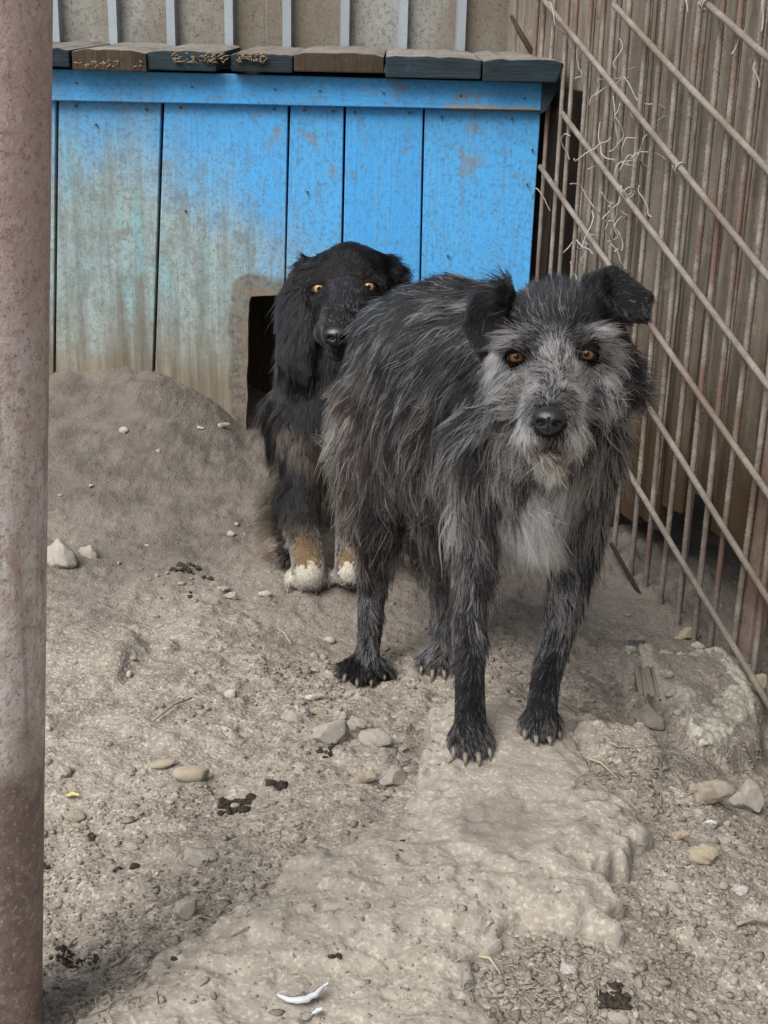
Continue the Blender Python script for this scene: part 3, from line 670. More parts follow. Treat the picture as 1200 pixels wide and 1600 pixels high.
big = [
 (0, 1105, 1235, 74, 56, 'stone_brown', 'large angular brown stone in the rubble beside the clay ledge'),
 (1, 1166, 1243, 48, 62, 'stone', 'upright rough grey stone at the right edge beside a brown stone'),
 (2, 1010, 1120, 54, 48, 'stone_dark', 'rounded dark grey stone lying in the hole by the broken concrete'),
 (3, 520, 1141, 70, 52, 'stone', 'flat wide grey stone half buried behind a dark dung pile'),
 (4, 558, 1127, 40, 34, 'stone', 'small angular grey stone touching the wide flat stone'),
 (5, 589, 1153, 62, 38, 'stone', 'pale oblong stone beside the upper edge of the clay ledge'),
 (0, 570, 1213, 36, 28, 'stone_ochre', 'small greenish ochre stone left of the clay ledge'),
 (1, 612, 1212, 38, 42, 'stone', 'grey clod pressed against the left side of the clay ledge'),
 (2, 90, 865, 52, 56, 'stone', 'grey stone showing half behind the pink steel pole'),
 (3, 292, 1418, 42, 44, 'stone', 'rounded grey clod above the lower left edge of the ledge'),
 (4, 312, 1334, 62, 36, 'stone', 'crumbly earth clod in a bare patch left of the ledge'),
 (5, 1100, 1332, 54, 36, 'stone_ochre', 'yellowish rubble stone among gravel on the right side'),
 (0, 1062, 1304, 28, 20, 'stone_ochre', 'small yellow stone beside the larger yellowish rubble stone'),
 (1, 1072, 990, 42, 24, 'stone_ochre', 'ochre yellow stone at the foot of the rebar fence'),
 (2, 1090, 1008, 20, 13, 'stone_pale', 'tiny pale stone next to the ochre stone by the fence'),
 (3, 1012, 790, 44, 80, 'stone', 'tall light grey stone behind the fence bars near the dog'),
 (4, 98, 1203, 28, 32, 'stone', 'small upright grey stone right of the pole in dark litter'),
 (5, 120, 1273, 36, 24, 'stone_brown', 'flat reddish brown stone below the yellow leaf'),
 (0, 490, 1088, 34, 14, 'stone_pale', 'flat pale sliver of stone above the wide flat stone'),
 (1, 494, 1111, 30, 16, 'stone_ochre', 'small tan stone just above the wide flat stone'),
 (2, 455, 1120, 32, 24, 'stone', 'dull grey clod left of the wide flat stone'),
 (3, 1185, 1065, 40, 46, 'stone_ochre', 'dirty ochre stone at the foot of the rusty post'),
 (4, 575, 730, 10, 10, 'stone', None),
 (5, 194, 671, 16, 13, 'stone_pale', 'pale chip of stone on the mound in front of the dog house'),
 (0, 347, 664, 22, 12, 'stone', 'flat grey stone on the mound beside the doorway'),
 (1, 310, 668, 14, 6, 'stone_pale', 'thin pale splinter of stone on the mound'),
 (2, 137, 862, 30, 26, 'stone', 'grey clod next to the stone by the pole'),
 (3, 362, 930, 26, 16, 'stone', 'grey pebble below the dark dung near the black dog'),
 (4, 348, 918, 22, 11, 'stone', 'small dull pebble between dung and grey pebble'),
 (5, 415, 927, 24, 12, 'stone_pale', 'flat pale pebble left of the black dog paw'),
 (0, 742, 870, 30, 22, 'stone_dark', 'dark clod seen between the front legs of the grey dog'),
 (1, 1130, 1255, 10, 10, 'stone', None),
 (2, 1050, 1385, 34, 22, 'stone', 'grey rubble piece in the gravel right of the ledge'),
 (3, 1160, 1390, 30, 24, 'stone_pale', 'pale rubble piece near the right edge in the gravel'),
 (4, 888, 1512, 30, 24, 'stone_pale', 'pale angular chip lying in dry litter by the ledge'),
 (5, 968, 1590, 38, 22, 'stone', 'grey clod beside the lowest dark dung pile'),
]
for k, px, py, a, b, mt, lab in big:
    if lab: place_rock(ROCKS[k], 'stone', px, py, a, b, mt, lab)
place_rock(ROUND[0], 'pebble', 300, 1210, 60, 30, 'stone_tan', 'smooth oblong tan pebble lying on the dirt', 'pebble', rot=.12, sink=.1)
place_rock(ROUND[1], 'pebble', 255, 1193, 40, 14, 'stone_tan', 'thin pale tan pebble touching the smooth oblong one', 'pebble', rot=.25, sink=.2)
place_rock(ROUND[2], 'pebble', 515, 1001, 18, 13, 'stone_pale', 'bright white pebble left of the grey dog hind paw', 'pebble', sink=.1)
place_rock(ROUND[0], 'pebble', 361, 1083, 22, 20, 'stone_pale', 'whitish rounded pebble in a small dark hollow', 'pebble')
place_rock(ROUND[1], 'pebble', 202, 1052, 9, 14, 'stone_pale', 'tiny white pebble below the dirt hump by the pole', 'pebble')
place_rock(ROUND[2], 'pebble', 265, 1253, 12, 9, 'stone_pale', 'tiny white pebble below the smooth tan pebble', 'pebble')
# broken concrete edge by the fence
cr = empty('broken_concrete', G(1060, 1060)[0]); tag(cr, 'broken pale concrete slab edge beside the hole near the fence', 'concrete')
SLABC = px_poly([(978, 1004), (1010, 998), (1060, 1000), (1130, 985), (1190, 1000), (1185, 1060), (1150, 1100), (1150, 1140), (1110, 1162), (1078, 1152), (1072, 1120), (1062, 1098), (1052, 1070), (1022, 1062), (1000, 1040)], -.07)
def conc_h(x, y):
    sd_ = _poly_sd(x+.016*fbm(x, y, 18, 4, 71)+.008*fbm(x, y, 60, 2, 75), y+.016*fbm(x, y, 18, 4, 72)+.008*fbm(x, y, 60, 2, 76), SLABC)
    te = fbm(x, y, 22, 4, 77)*2.5; fl = np.floor(te)
    return H(x, y)+.010+.006*(fl+sstep(.6, .95, te-fl))+.005*fbm(x, y, 60, 3, 79)-.06*(1-sstep(-.006, .006, sd_))-.022*sstep(.02, .10, sd_), sd_
sx_ = [p[0] for p in SLABC]; sy_ = [p[1] for p in SLABC]
cs = grid_sheet('slab', np.arange(min(sx_)-.04, max(sx_)+.04, .0034), np.arange(min(sy_)-.04, max(sy_)+.04, .0034), lambda a, b: conc_h(a, b)[0], MAT['concrete'], lambda a, b: conc_h(a, b)[1] > -.012)
cs.parent = cr; cs.location = -cr.location
for k, (px, py, a, b) in enumerate([(1036, 1052, 30, 22), (1050, 1082, 20, 18), (1078, 1128, 30, 22), (1060, 1112, 18, 14), (985, 1012, 20, 16), (1098, 1158, 24, 14)]):
    o = place_rock(ROCKS[k % 6], 'concrete_lump', px, py, a, b, 'concrete', None, None, sink=.55)
    o.parent = cr; o.location = o.location-cr.location
    for key in ('label', 'category'):
        if key in o: del o[key]
# weathered root in the hole
its = []
c0 = G(995, 1010)[0]; c1 = G(1012, 1092)[0]
for i in range(9):
    u_ = (i-4)*.0028+random.uniform(-.001, .001); a = c0+np.array([u_, .004*random.random(), .006+.004*random.random()]); b = c1+np.array([u_*1.1+.003, .012*random.random(), .002]); its.append(([a, a*.6+b*.4+np.array([random.uniform(-.002, .002), 0, .007+random.uniform(-.002, .002)]), b], random.uniform(.0018, .0034)))
o = strands('tree_root', its, MAT['straw_grey']); tag(o, 'grey fibrous root end sticking out left of the broken concrete', 'root')

def dung(px, py, wpx, hpx, n, label, mat='dung'):
    q, t = G(px, py); s_ = t/FP; r = random.Random(int(px*7+py)); V, Fc = [], []; big_ = n > 4; n = int(n*2.2) if big_ else n
    for i in range(n):
        x = q[0]+r.uniform(-.5, .5)*wpx*s_*(.8 if n > 3 else .6); y = q[1]+r.uniform(-.5, .5)*hpx*s_*1.3; z = HT(x, y)
        k = r.uniform(.7, 1.15)*min(wpx, hpx*1.4)*s_*(.34 if n <= 4 else .135)*(r.uniform(.5, 1.25)); me = SMALL[i % 6]; b = len(V)
        sx, sy, sz = k*r.uniform(.9, 1.7), k, k*r.uniform(.45, .8); an = r.uniform(0, 6.28); ca, sa = math.cos(an), math.sin(an)
        for v in me.vertices: V.append((x+sx*v.co.x*ca-sy*v.co.y*sa, y+sx*v.co.x*sa+sy*v.co.y*ca, z+sz*(.45+v.co.z)))
        Fc += [[b+j for j in p.vertices] for p in me.polygons]
    o = mesh_obj('dung' if mat == 'dung' else 'soil_clod', V, Fc, MAT[mat]); tag(o, label, 'dung' if mat == 'dung' else 'soil'); return o
dung(290, 887, 52, 26, 7, 'dark dried dung pile on bare dirt left of the black dog')
dung(325, 902, 26, 10, 3, 'small tail of dark dung beside the larger pile near the black dog')
dung(508, 1176, 34, 30, 9, 'dark crumbly dung in front of the wide flat stone')
dung(430, 1228, 38, 20, 4, 'small dark dung lump below and left of the flat stones')
dung(365, 1262, 66, 36, 16, 'wide scattered dark dung patch below the smooth tan pebble')
dung(185, 1360, 22, 16, 2, 'dark dung piece with a stub left of the earth clod')
dung(210, 1352, 20, 20, 2, 'rounded dark dung piece left of the earth clod')
dung(137, 1307, 36, 20, 6, 'flattened dark dung close to the brown stone and pole')
dung(72, 1350, 18, 26, 3, 'dark dung lump touching the outline of the pole')
dung(274, 1497, 15, 14, 2, 'single tiny dark dropping on the lower left of the ledge')
dung(532, 1494, 34, 12, 4, 'thin flat dark dropping on the lower middle of the ledge')
dung(629, 1313, 15, 8, 1, 'tiny black dropping on the ledge, upper one of two')
dung(630, 1330, 14, 8, 1, 'tiny black dropping on the ledge, lower one of two')
dung(958, 1560, 56, 40, 16, 'crumbly black dung pile at the bottom right in gravel')
dung(118, 1503, 90, 24, 22, 'dark crumbled litter along the bottom left beside the pole')
dung(300, 930, 22, 12, 3, 'faint brown dung crumb below the dried pile')

def blade(pts, wd, name, mat, label, cat):
    V, Fc = [], []
    for i, p in enumerate(pts):
        p = np.asarray(p, float); k = wd*math.sin(math.pi*(i+.35)/(len(pts)-.3)); a = np.asarray(pts[min(i+1, len(pts)-1)])-np.asarray(pts[max(i-1, 0)]); a /= np.linalg.norm(a); sd_ = np.cross(a, [0, 0, 1.0])
        V += [p-sd_*k, p+np.array([0, 0, .0018]), p+sd_*k, p-np.array([0, 0, .0012])]
    for i in range(len(pts)-1):
        for j in range(4): Fc.append([i*4+j, i*4+(j+1) % 4, i*4+4+(j+1) % 4, i*4+4+j])
    Fc += [[0, 1, 2, 3], [len(V)-1, len(V)-2, len(V)-3, len(V)-4]]
    o = mesh_obj(name, V, Fc, MAT[mat]); tag(o, label, cat); return o
def gp(px, py, up=.004): q = G(px, py)[0].copy(); q[2] += up; return q
blade([gp(432+80*i/12, 1562+11*math.sin(math.pi*i/14)-12*(i/12)**3+random.uniform(-1.5, 1.5), .004+.008*(i/12)**2) for i in range(13)], .0052, 'feather', 'feather', 'small white curled feather on the ledge at the bottom', 'feather')
blade([gp(487, 1592), gp(494, 1590, .007), gp(503, 1588, .007)], .003, 'feather', 'feather', 'tiny white feather scrap below the curled feather', 'feather')
blade([gp(104, 1250), gp(113, 1248, .007), gp(124, 1249, .005)], .0034, 'leaf', 'leaf', 'small yellow leaf scrap on dirt near the pole', 'leaf')
blade([gp(1098, 1301, .012), gp(1108, 1300, .014), gp(1118, 1302, .012)], .003, 'paper_scrap', 'feather', 'tiny white scrap beside the yellow stones on the right', 'scrap')
def twig(a, b, r, label, mat='straw_grey', bend=.004):
    p0, p1 = gp(*a), gp(*b); m_ = (p0+p1)/2+np.array([0, bend, bend]); v, f = tube([p0, p0*.75+m_*.25+(m_-p0)*.2, m_, p1], [r, r, r*.9, r*.6], 6)
    o = mesh_obj('twig', v, f, MAT[mat]); tag(o, label, 'twig')
twig((1150, 1450), (1206, 1452), .002, 'grey twig lying on gravel at the right picture edge')
twig((748, 1500), (782, 1528), .0014, 'pale dry stalk beside the lower edge of the ledge', 'straw')
twig((432, 985), (455, 1010), .0012, 'thin pale straw left of the grey dog hind paw', 'straw')
twig((240, 1130), (300, 1095), .0016, 'dark thin twig lying on dirt in the middle left')
twig((915, 1188), (965, 1222), .0013, 'pale stalk along the right side of the ledge', 'straw')

# scattered pebbles one can pick out
spots = []
for _ in range(900):
    if len(spots) >= 95: break
    px, py = random.uniform(70, 1195), random.uniform(640, 1595)
    if 380 < px < 960 and py < 1000: continue
    if px > 830 and py < 1150 and random.random() < .7: continue
    if px < 400 and py < 820 and random.random() < .8: continue
    q, t = G(px, py)
    if fs(q) > .0 and (q-FM) @ fn > -.01: continue
    inslab = pavement_h(q[0], q[1])[1] > -.005
    if inslab and random.random() < .85: continue
    spots.append((px, py))
for i, (px, py) in enumerate(spots):
    sz = random.choice([9, 10, 11, 12, 14, 17]) if py > 1000 else random.choice([8, 9, 10, 12])
    place_rock(SMALL[i % 6], 'pebble', px, py, sz*random.uniform(1, 1.5), sz*random.uniform(.7, 1), random.choice(['stone', 'stone', 'stone', 'stone_pale', 'stone', 'stone_brown']),
               'small dull pebble scattered on the dirt floor', 'pebble', 'small pebbles scattered over the dirt floor', sink=.5, rot=random.uniform(0, 6.28))

# gravel and crumbs nobody could count: instanced shapes joined into one mesh
def scatter(name, n, rmin, rmax, fn_keep, mat, sub=0, seed=1):
    r = np.random.default_rng(seed); bm = bmesh.new(); bmesh.ops.create_icosphere(bm, subdivisions=1, radius=1)
    bv = np.array([v.co[:] for v in bm.verts]); bf = np.array([[v.index for v in f.verts] for f in bm.faces]); bm.free()
    nb = len(bv); px = r.uniform(55, 1215, n*4); py = 620+(1000)*r.random(n*4)**.8
    d = FW[None]+RT[None]*((px-600)/FP)[:, None]-UP[None]*((py-800)/FP)[:, None]
    q = CAM+d*((-.05-CAM[2])/d[:, 2])[:, None]; z = H(q[:, 0], q[:, 1])
    for _ in range(3): q = CAM+d*((z-CAM[2])/d[:, 2])[:, None]; z = H(q[:, 0], q[:, 1])
    k = fn_keep(q[:, 0], q[:, 1], r) & (q[:, 1] < 2.45) & (q[:, 1] > .6); q = q[k][:n]; z = z[k][:n]; m_ = len(q)
    ps, sdv = pavement_h(q[:, 0], q[:, 1]); z = np.where(sdv > -.02, np.maximum(z, ps), z)
    s_ = rmin+(rmax-rmin)*r.random(m_)**5
    V = bv[None]*(1+.3*r.normal(size=(m_, nb, 1)).clip(-1, 1))*(s_[:, None]*np.stack([r.uniform(.6, 1.7, m_), r.uniform(.6, 1.15, m_), r.uniform(.35, .8, m_)], -1))[:, None]
    an = r.uniform(0, 6.28, m_); ca, sa = np.cos(an)[:, None], np.sin(an)[:, None]
    V = np.stack([V[..., 0]*ca-V[..., 1]*sa, V[..., 0]*sa+V[..., 1]*ca, V[..., 2]], -1)
    V += np.stack([q[:, 0], q[:, 1], z+s_*.08], -1)[:, None]
    Fc = (bf[None]+(np.arange(m_)*nb)[:, None, None]).reshape(-1, 3)
    me = bpy.data.meshes.new(name); me.vertices.add(m_*nb); me.vertices.foreach_set('co', V.ravel())
    me.loops.add(Fc.size); me.loops.foreach_set('vertex_index', Fc.ravel().astype(np.int32))
    me.polygons.add(len(Fc)); me.polygons.foreach_set('loop_start', np.arange(0, Fc.size, 3, dtype=np.int32)); me.update(calc_edges=True)
    me.materials.append(mat)
    o = link(bpy.data.objects.new(name, me)); o['kind'] = 'stuff'; return o
def keep_gravel(x, y, r):
    a = np.clip(.26+1.5*fbm(x, y, 4.2, 3, 50), .02, 1); sdv = pavement_h(x, y)[1]
    a = np.where(sdv > -.005, a*.05, a); a = np.where(y > 1.95, a*.08, a); a = np.where((x > .2) & (y < 1.15), a*.55, a)
    return r.random(len(x)) < a
def crumb_mat():
    m = M('soil_crumbs', 1.0, .03); v = m.wpos; n = m.noise(v, 140, 2, .5); n2 = m.noise(v, 330, 2)
    c = m.mix(m.ramp(n, (.35, 0), (.65, 1)), (.15, .131, .106), (.27, .24, .2)); c = m.mix(m.ramp(n2, (.66, 0), (.72, .7)), c, (.42, .40, .36))
    return m.col(c).bump(m.noise(v, 700, 3), .5, .001).m
MAT['crumb'] = crumb_mat()
scatter('gravel', 8000, .0011, .0052, keep_gravel, MAT['crumb'], seed=11)
scatter('soil_crumbs', 22000, .0006, .0020, keep_gravel, MAT['crumb'], seed=12)
# dry litter: short stalks in the corners
def litter(name, areas, n, mat, seed):
    r = random.Random(seed); its = []
    for _ in range(n):
        ax, ay, sx, sy = r.choice(areas); q = G(r.gauss(ax, sx), r.gauss(ay, sy))[0]; an = r.uniform(0, 6.28); L = r.uniform(.005, .018)
        d = np.array([math.cos(an), math.sin(an), r.uniform(-.1, .25)])*L/2; c = q+np.array([0, 0, .003]); bnd = np.array([r.gauss(0, .15), r.gauss(0, .15), .1])*L
        its.append(([c-d, c+bnd, c+d], r.uniform(.0004, .0009)))
    o = strands(name, its, mat); o['kind'] = 'stuff'
litter('dry_litter', [(830, 1560, 60, 28), (1080, 1230, 60, 30), (960, 1210, 30, 20), (150, 1545, 50, 35), (640, 1170, 20, 25), (330, 1390, 40, 25), (1060, 1190, 40, 20)], 520, MAT['straw_grey'], 5)
litter('straw_bits', [(820, 1560, 60, 30), (1060, 1240, 70, 40), (500, 1000, 120, 80), (250, 1150, 130, 90), (900, 1400, 200, 120), (150, 1560, 50, 30)], 110, MAT['straw_grey'], 6)
# ------------------------------------------------------------------ dogs
def ico(sub):
    bm = bmesh.new(); bmesh.ops.create_icosphere(bm, subdivisions=sub, radius=1); v = np.array([q.co[:] for q in bm.verts]); bm.free(); return v
ICO = ico(2)
def ball(x, y, t, r): return (P(x, y, t), r*t/FP)
def hull(bm, *balls):
    """rounded limb segment: convex hull of a few balls (pixel place, depth, pixel radius)."""
    tmp = bmesh.new()
    for b in balls:
        c, r = ball(*b) if len(b) == 4 else b
        for v in ICO: tmp.verts.new(Vector(c+v*r))
    bmesh.ops.convex_hull(tmp, input=list(tmp.verts))
    bmesh.ops.delete(tmp, geom=[v for v in tmp.verts if not v.link_faces], context='VERTS')
    m_ = {v: bm.verts.new(v.co) for v in tmp.verts}
    for f in tmp.faces: bm.faces.new([m_[v] for v in f.verts])
    tmp.free()
def limb(bm, *balls):
    for a, b in zip(balls[:-1], balls[1:]): hull(bm, a, b)
def paw(bm, toes, back, rpx, t, gz=None):
    """four toes resting on the ground, joined to the back of the paw."""
    tips = []
    for (px, py) in toes:
        q, tt = G(px, py+rpx*.9); r = rpx*tt/FP; c = q+np.array([0, r*.35, r*.80]); tips.append((c, r))
        hull(bm, (c, r), (c+np.array([0, r*.9, r*.55]), r*1.05), ball(*back))
    return tips
def body_mesh(name, bm, voxel, smooth, mat, parent):
    me = bpy.data.meshes.new(name); bm.to_mesh(me); bm.free()
    o = bpy.data.objects.new(name, me); COL.objects.link(o)
    r = o.modifiers.new('r', 'REMESH'); r.mode = 'VOXEL'; r.voxel_size = voxel; r.use_smooth_shade = True
    s = o.modifiers.new('s', 'SMOOTH'); s.factor = .5; s.iterations = smooth
    dg = bpy.context.evaluated_depsgraph_get(); me2 = bpy.data.meshes.new_from_object(o.evaluated_get(dg)); me2.name = name
    o.modifiers.clear(); o.data = me2; bpy.data.meshes.remove(me)
    me2.materials.clear(); me2.materials.append(mat)
    n = len(me2.vertices); co = np.empty(n*3); me2.vertices.foreach_get('co', co); co = co.reshape(-1, 3)
    base = np.array(parent.location); me2.vertices.foreach_set('co', (co-base).ravel()); me2.update()
    me2.polygons.foreach_set('use_smooth', [True]*len(me2.polygons))
    o.parent = parent; return o, co
class Surf:
    def __init__(s, o, base):
        me = o.data; me.calc_loop_triangles(); nt = len(me.loop_triangles); n = len(me.vertices)
        t = np.empty(nt*3, np.int32); me.loop_triangles.foreach_get('vertices', t); s.t = t.reshape(-1, 3)
        c = np.empty(n*3); me.vertices.foreach_get('co', c); s.co = c.reshape(-1, 3)+base
        a = np.empty(n*3); me.vertices.foreach_get('normal', a); s.no = a.reshape(-1, 3)
        s.bvh = BVHTree.FromPolygons(s.co.tolist(), s.t.tolist())
        e = s.co[s.t]; s.area = .5*np.linalg.norm(np.cross(e[:, 1]-e[:, 0], e[:, 2]-e[:, 0]), axis=1)
    def hit(s, x, y):
        d = ray(x, y); h = s.bvh.ray_cast(Vector(CAM), Vector(d))
        if h[0] is None:
            # nearest surface point to the view line
            best = None
            for t in np.linspace(1.0, 2.5, 60):
                p = CAM+t*d; f = s.bvh.find_nearest(Vector(p)); 
                if f[0] is not None and (best is None or f[3] < best[1]): best = (np.array(f[0]), f[3])
            return best[0]
        return np.array(h[0])
def norm(a): return a/(np.linalg.norm(a, axis=-1, keepdims=True)+1e-12)

def make_fur(name, surf, parent, N, guides, mat, seed, avoid=(), clumps=900, width=.00030, K=9, power=2.2, density=None, wav=.2, gravity=.35):
    r = np.random.default_rng(seed)
    gp_, gd, gl, glift, gw, gc, gcl, gdn = [], [], [], [], [], [], [], []
    for g in guides:
        x, y, dx, dy, dt, L, lift, white, col, wcol = g[:10]
        gp_.append(surf.hit(x, y)); v = RT*dx-UP*dy+FW*dt; gd.append(v/np.linalg.norm(v)); gl.append(L*.01); glift.append(lift); gw.append(white); gc.append(col); gcl.append(wcol)
        gdn.append((g[10] if len(g) > 10 else 1.0)*(2.4 if L < 2.7 else 1.5 if L < 4.1 else 1.0))
    gp_, gd, gl, glift, gw, gc, gcl, gdn = map(np.array, (gp_, gd, gl, glift, gw, gc, gcl, gdn))
    def field(p):
        d2 = ((p[:, None]-gp_[None])**2).sum(-1)+.00012; wt = d2**-power; wt /= wt.sum(1, keepdims=True); return wt
    # triangle sampling, density by guide
    cen = surf.co[surf.t].mean(1); dens = np.concatenate([field(c) @ gdn for c in np.array_split(cen, max(1, len(cen)//8000))])
    pr = surf.area*dens; pr /= pr.sum()
    ti = r.choice(len(surf.t), N, p=pr); u = r.random((N, 2)); fl = u.sum(1) > 1; u[fl] = 1-u[fl]
    bc = np.stack([1-u.sum(1), u[:, 0], u[:, 1]], -1)
    root = (surf.co[surf.t[ti]]*bc[..., None]).sum(1); nrm = norm((surf.no[surf.t[ti]]*bc[..., None]).sum(1))
    ok = np.ones(N, bool)
    for c, rad in avoid: ok &= np.linalg.norm(root-c, axis=1) > rad
    root, nrm = root[ok], nrm[ok]; N = len(root)
    W = np.concatenate([field(c) for c in np.array_split(root, max(1, N//8000))])
    D = norm(W @ gd); L = W @ gl; LF = (W @ glift)[:, None]; wh = W @ gw; C = W @ gc; CW = W @ gcl
    # undulating swirl so that neighbouring locks part
    sw = np.stack([fbm(root[:, 0]*1+root[:, 2]*.5, root[:, 1]+root[:, 2]*.8, 28, 2, 60+i) for i in range(3)], -1)
    D = norm(D+.8*sw+r.normal(size=(N, 3))*.16)
    dt_ = D-nrm*(D*nrm).sum(1, keepdims=True)*.92
    d0 = norm(norm(dt_)*(1-LF)+nrm*LF)
    L = L*(.45+.75*r.random(N)); stray = r.random(N) < .08
    L = np.where(stray, L*1.35, L)
    s_ = np.linspace(0, 1, K); pts = np.empty((N, K, 3)); pts[:, 0] = root-nrm*.0015
    wph = r.uniform(0, 6.28, N); wax = norm(np.cross(d0, r.normal(size=(N, 3))))
    for k in range(1, K):
        s0 = s_[k]; g = gravity*s0*s0*np.clip(L/.05, .15, 1.3)
        dk = d0+np.array([0, 0, -1.0])*g[:, None]+(dt_*.8)*s0+wax*(wav*np.sin(wph+s0*6.0)*np.clip(L/.03, .2, 1.5))[:, None]
        pts[:, k] = pts[:, k-1]+norm(dk)*(L/(K-1))[:, None]
    # clumping toward lock leaders
    ci = r.choice(N, clumps, replace=False); kd = KDTree(clumps)
    for i, c in enumerate(ci): kd.insert(Vector(root[c]), i)
    kd.balance(); own = np.fromiter((kd.find(Vector(p))[1] for p in root), int, N); lead = ci[own]
    amt = np.clip(r.normal(.72, .18, N), 0, .95)*np.clip(L/.03, .1, 1); amt[stray] *= .15
    same = np.linalg.norm(root-root[lead], axis=1) < .03; amt *= same
    f = (s_[None]**1.3)*amt[:, None]
    tgt = pts[lead]-root[lead][:, None]; tl = np.linalg.norm(tgt[:, -1], axis=1); sc_ = (L/np.maximum(tl, 1e-4))[:, None, None].clip(.3, 1.6)
    mid = root[lead][:, None]+(root-root[lead])[:, None]*.12+tgt*sc_
    pts = pts*(1-f[..., None])+mid*f[..., None]
    # hair that sinks under the skin is lifted back out
    lift_ = np.zeros((N, 4)); bv = surf.bvh
    for q, kk in enumerate((2, 4, 6, K-1)):
        pk = pts[:, kk]
        for i in range(N):
            h = bv.find_nearest(Vector(pk[i]), .03)
            if h[0] is not None:
                dd = (pk[i][0]-h[0][0])*h[1][0]+(pk[i][1]-h[0][1])*h[1][1]+(pk[i][2]-h[0][2])*h[1][2]
                need = .0010+.0022*s_[kk]
                if dd < need: lift_[i, q] = need-dd
    xs_ = np.array([0, s_[2], s_[4], s_[6], 1.0]); la = np.concatenate([np.zeros((N, 1)), lift_], 1)
    for k in range(1, K):
        j = int(np.clip(np.searchsorted(xs_, s_[k])-1, 0, 3)); t = (s_[k]-xs_[j])/(xs_[j+1]-xs_[j])
        pts[:, k] += nrm*np.clip(la[:, j]*(1-t)+la[:, j+1]*t, 0, .03)[:, None]
    # nothing across the eyes and nose
    ok = np.ones(N, bool)
    for c, rad in avoid: ok &= (np.linalg.norm(pts-c, axis=2) > rad*.86).all(1)
    # keep hair out of the ground
    pts[..., 2] = np.maximum(pts[..., 2], H(pts[..., 0].ravel(), pts[..., 1].ravel()).reshape(N, K)*1.0-.004)
    lockw = r.random(clumps)[own]
    lw_ = np.where(L > .03, .58, .25); isw = (r.random(N)*(1-lw_)+lockw*lw_) < wh*np.where((L > .03) & (wh < .8), .95, 1.1)
    v = np.clip(r.normal(1, .3, (N, 1)), .4, 2.0)
    cc = np.where(isw[:, None], CW*np.clip(r.normal(.95, .3, (N, 1)), .25, 1.25), C*v)
    cc = np.clip(cc, .002, .9)
    pts, cc, L, isw = pts[ok], cc[ok], L[ok], isw[ok]; N = len(pts)
    wd = width*np.clip(r.lognormal(0, .38, N), .4, 2.2)*np.where(isw, 1.4, 1.0)*np.clip(L/.02, .75, 1.15)
    rad = wd[:, None]*(1-.82*s_[None]**1.6)
    hc = bpy.data.hair_curves.new(name); hc.add_curves([K]*N)
    base = np.array(parent.location)
    hc.attributes['position'].data.foreach_set('vector', (pts-base).astype(np.float32).ravel()) if 'position' in hc.attributes else hc.points.foreach_set('position', (pts-base).astype(np.float32).ravel())
    ra = hc.attributes.get('radius') or hc.attributes.new('radius', 'FLOAT', 'POINT'); ra.data.foreach_set('value', rad.astype(np.float32).ravel())
    ca = hc.attributes.new('col', 'FLOAT_COLOR', 'CURVE'); ca.data.foreach_set('color', np.concatenate([cc, np.ones((N, 1))], 1).astype(np.float32).ravel())
    hc.materials.append(mat)
    o = bpy.data.objects.new(name, hc); COL.objects.link(o); o.parent = parent; return o

def pale_skin(o, spots, mat='skin_pale'):
    me = o.data; me.materials.append(MAT[mat]); mi = len(me.materials)-1; base = np.array(o.parent.location); n = len(me.polygons)
    c = np.empty(n*3); me.polygons.foreach_get('center', c); c = c.reshape(-1, 3)+base; m_ = np.zeros(n, np.int32); me.polygons.foreach_get('material_index', m_)
    for p, r in spots: m_[np.linalg.norm(c-p, axis=1) < r*(.62+.5*rng.random(n))] = mi
    me.polygons.foreach_set('material_index', m_)
def look_basis(gaze):
    z = norm(np.asarray(gaze, float)); x = norm(np.cross([0, 0, 1.0], z)); y = np.cross(z, x); return x, y, z
def eye(parent, c, r, gaze, mat, lo, hi, roll=0.0):
    x, y, z = look_basis(gaze); cr, sr = math.cos(roll), math.sin(roll); x, y = x*cr+y*sr, y*cr-x*sr
    Mx = Matrix(((x[0], y[0], z[0]), (x[1], y[1], z[1]), (x[2], y[2], z[2])))
    bm = bmesh.new(); bmesh.ops.create_uvsphere(bm, u_segments=40, v_segments=28, radius=1)
    for v in bm.verts:
        if v.co.z > .86: v.co.z += (v.co.z-.86)*.5                      # cornea bulge
    me = bpy.data.meshes.new('eye'); bm.to_mesh(me); bm.free(); me.polygons.foreach_set('use_smooth', [True]*len(me.polygons)); me.materials.append(MAT[mat])
    o = bpy.data.objects.new('eye', me); COL.objects.link(o); o.parent = parent
    o.location = Vector(c-np.array(parent.location)); o.rotation_mode = 'QUATERNION'; o.rotation_quaternion = Mx.to_quaternion(); o.scale = (r, r, r)
    # lids: a shell round the ball open between two angles, closing at the eye corners
    V, Fc = [], []; n, m_ = 26, 20
    for shell in (1.10, 1.0):
        for i in range(n+1):
            th = math.pi*(.03+.94*i/n)
            for j in range(m_+1):
                ph = math.radians(hi)+(2*math.pi-math.radians(hi-lo))*j/m_
                k = shell*r*(1.03 if j in (0, m_) else 1.0); q = np.array([-math.cos(th)*1.12, math.sin(th)*math.sin(ph), math.sin(th)*math.cos(ph)])*k
                V.append(q/r)
    S = (n+1)*(m_+1)
    for i in range(n):
        for j in range(m_):
            a = i*(m_+1)+j; Fc += [[a, a+1, a+m_+2, a+m_+1], [S+a+1, S+a, S+a+m_+1, S+a+m_+2]]
        for j in (0, m_):
            a = i*(m_+1)+j; Fc.append([a, a+m_+1, S+a+m_+1, S+a])
    ld = mesh_obj('eyelid', V, Fc, MAT['lid'], None, True, (0, 0, 0)); ld.parent = o
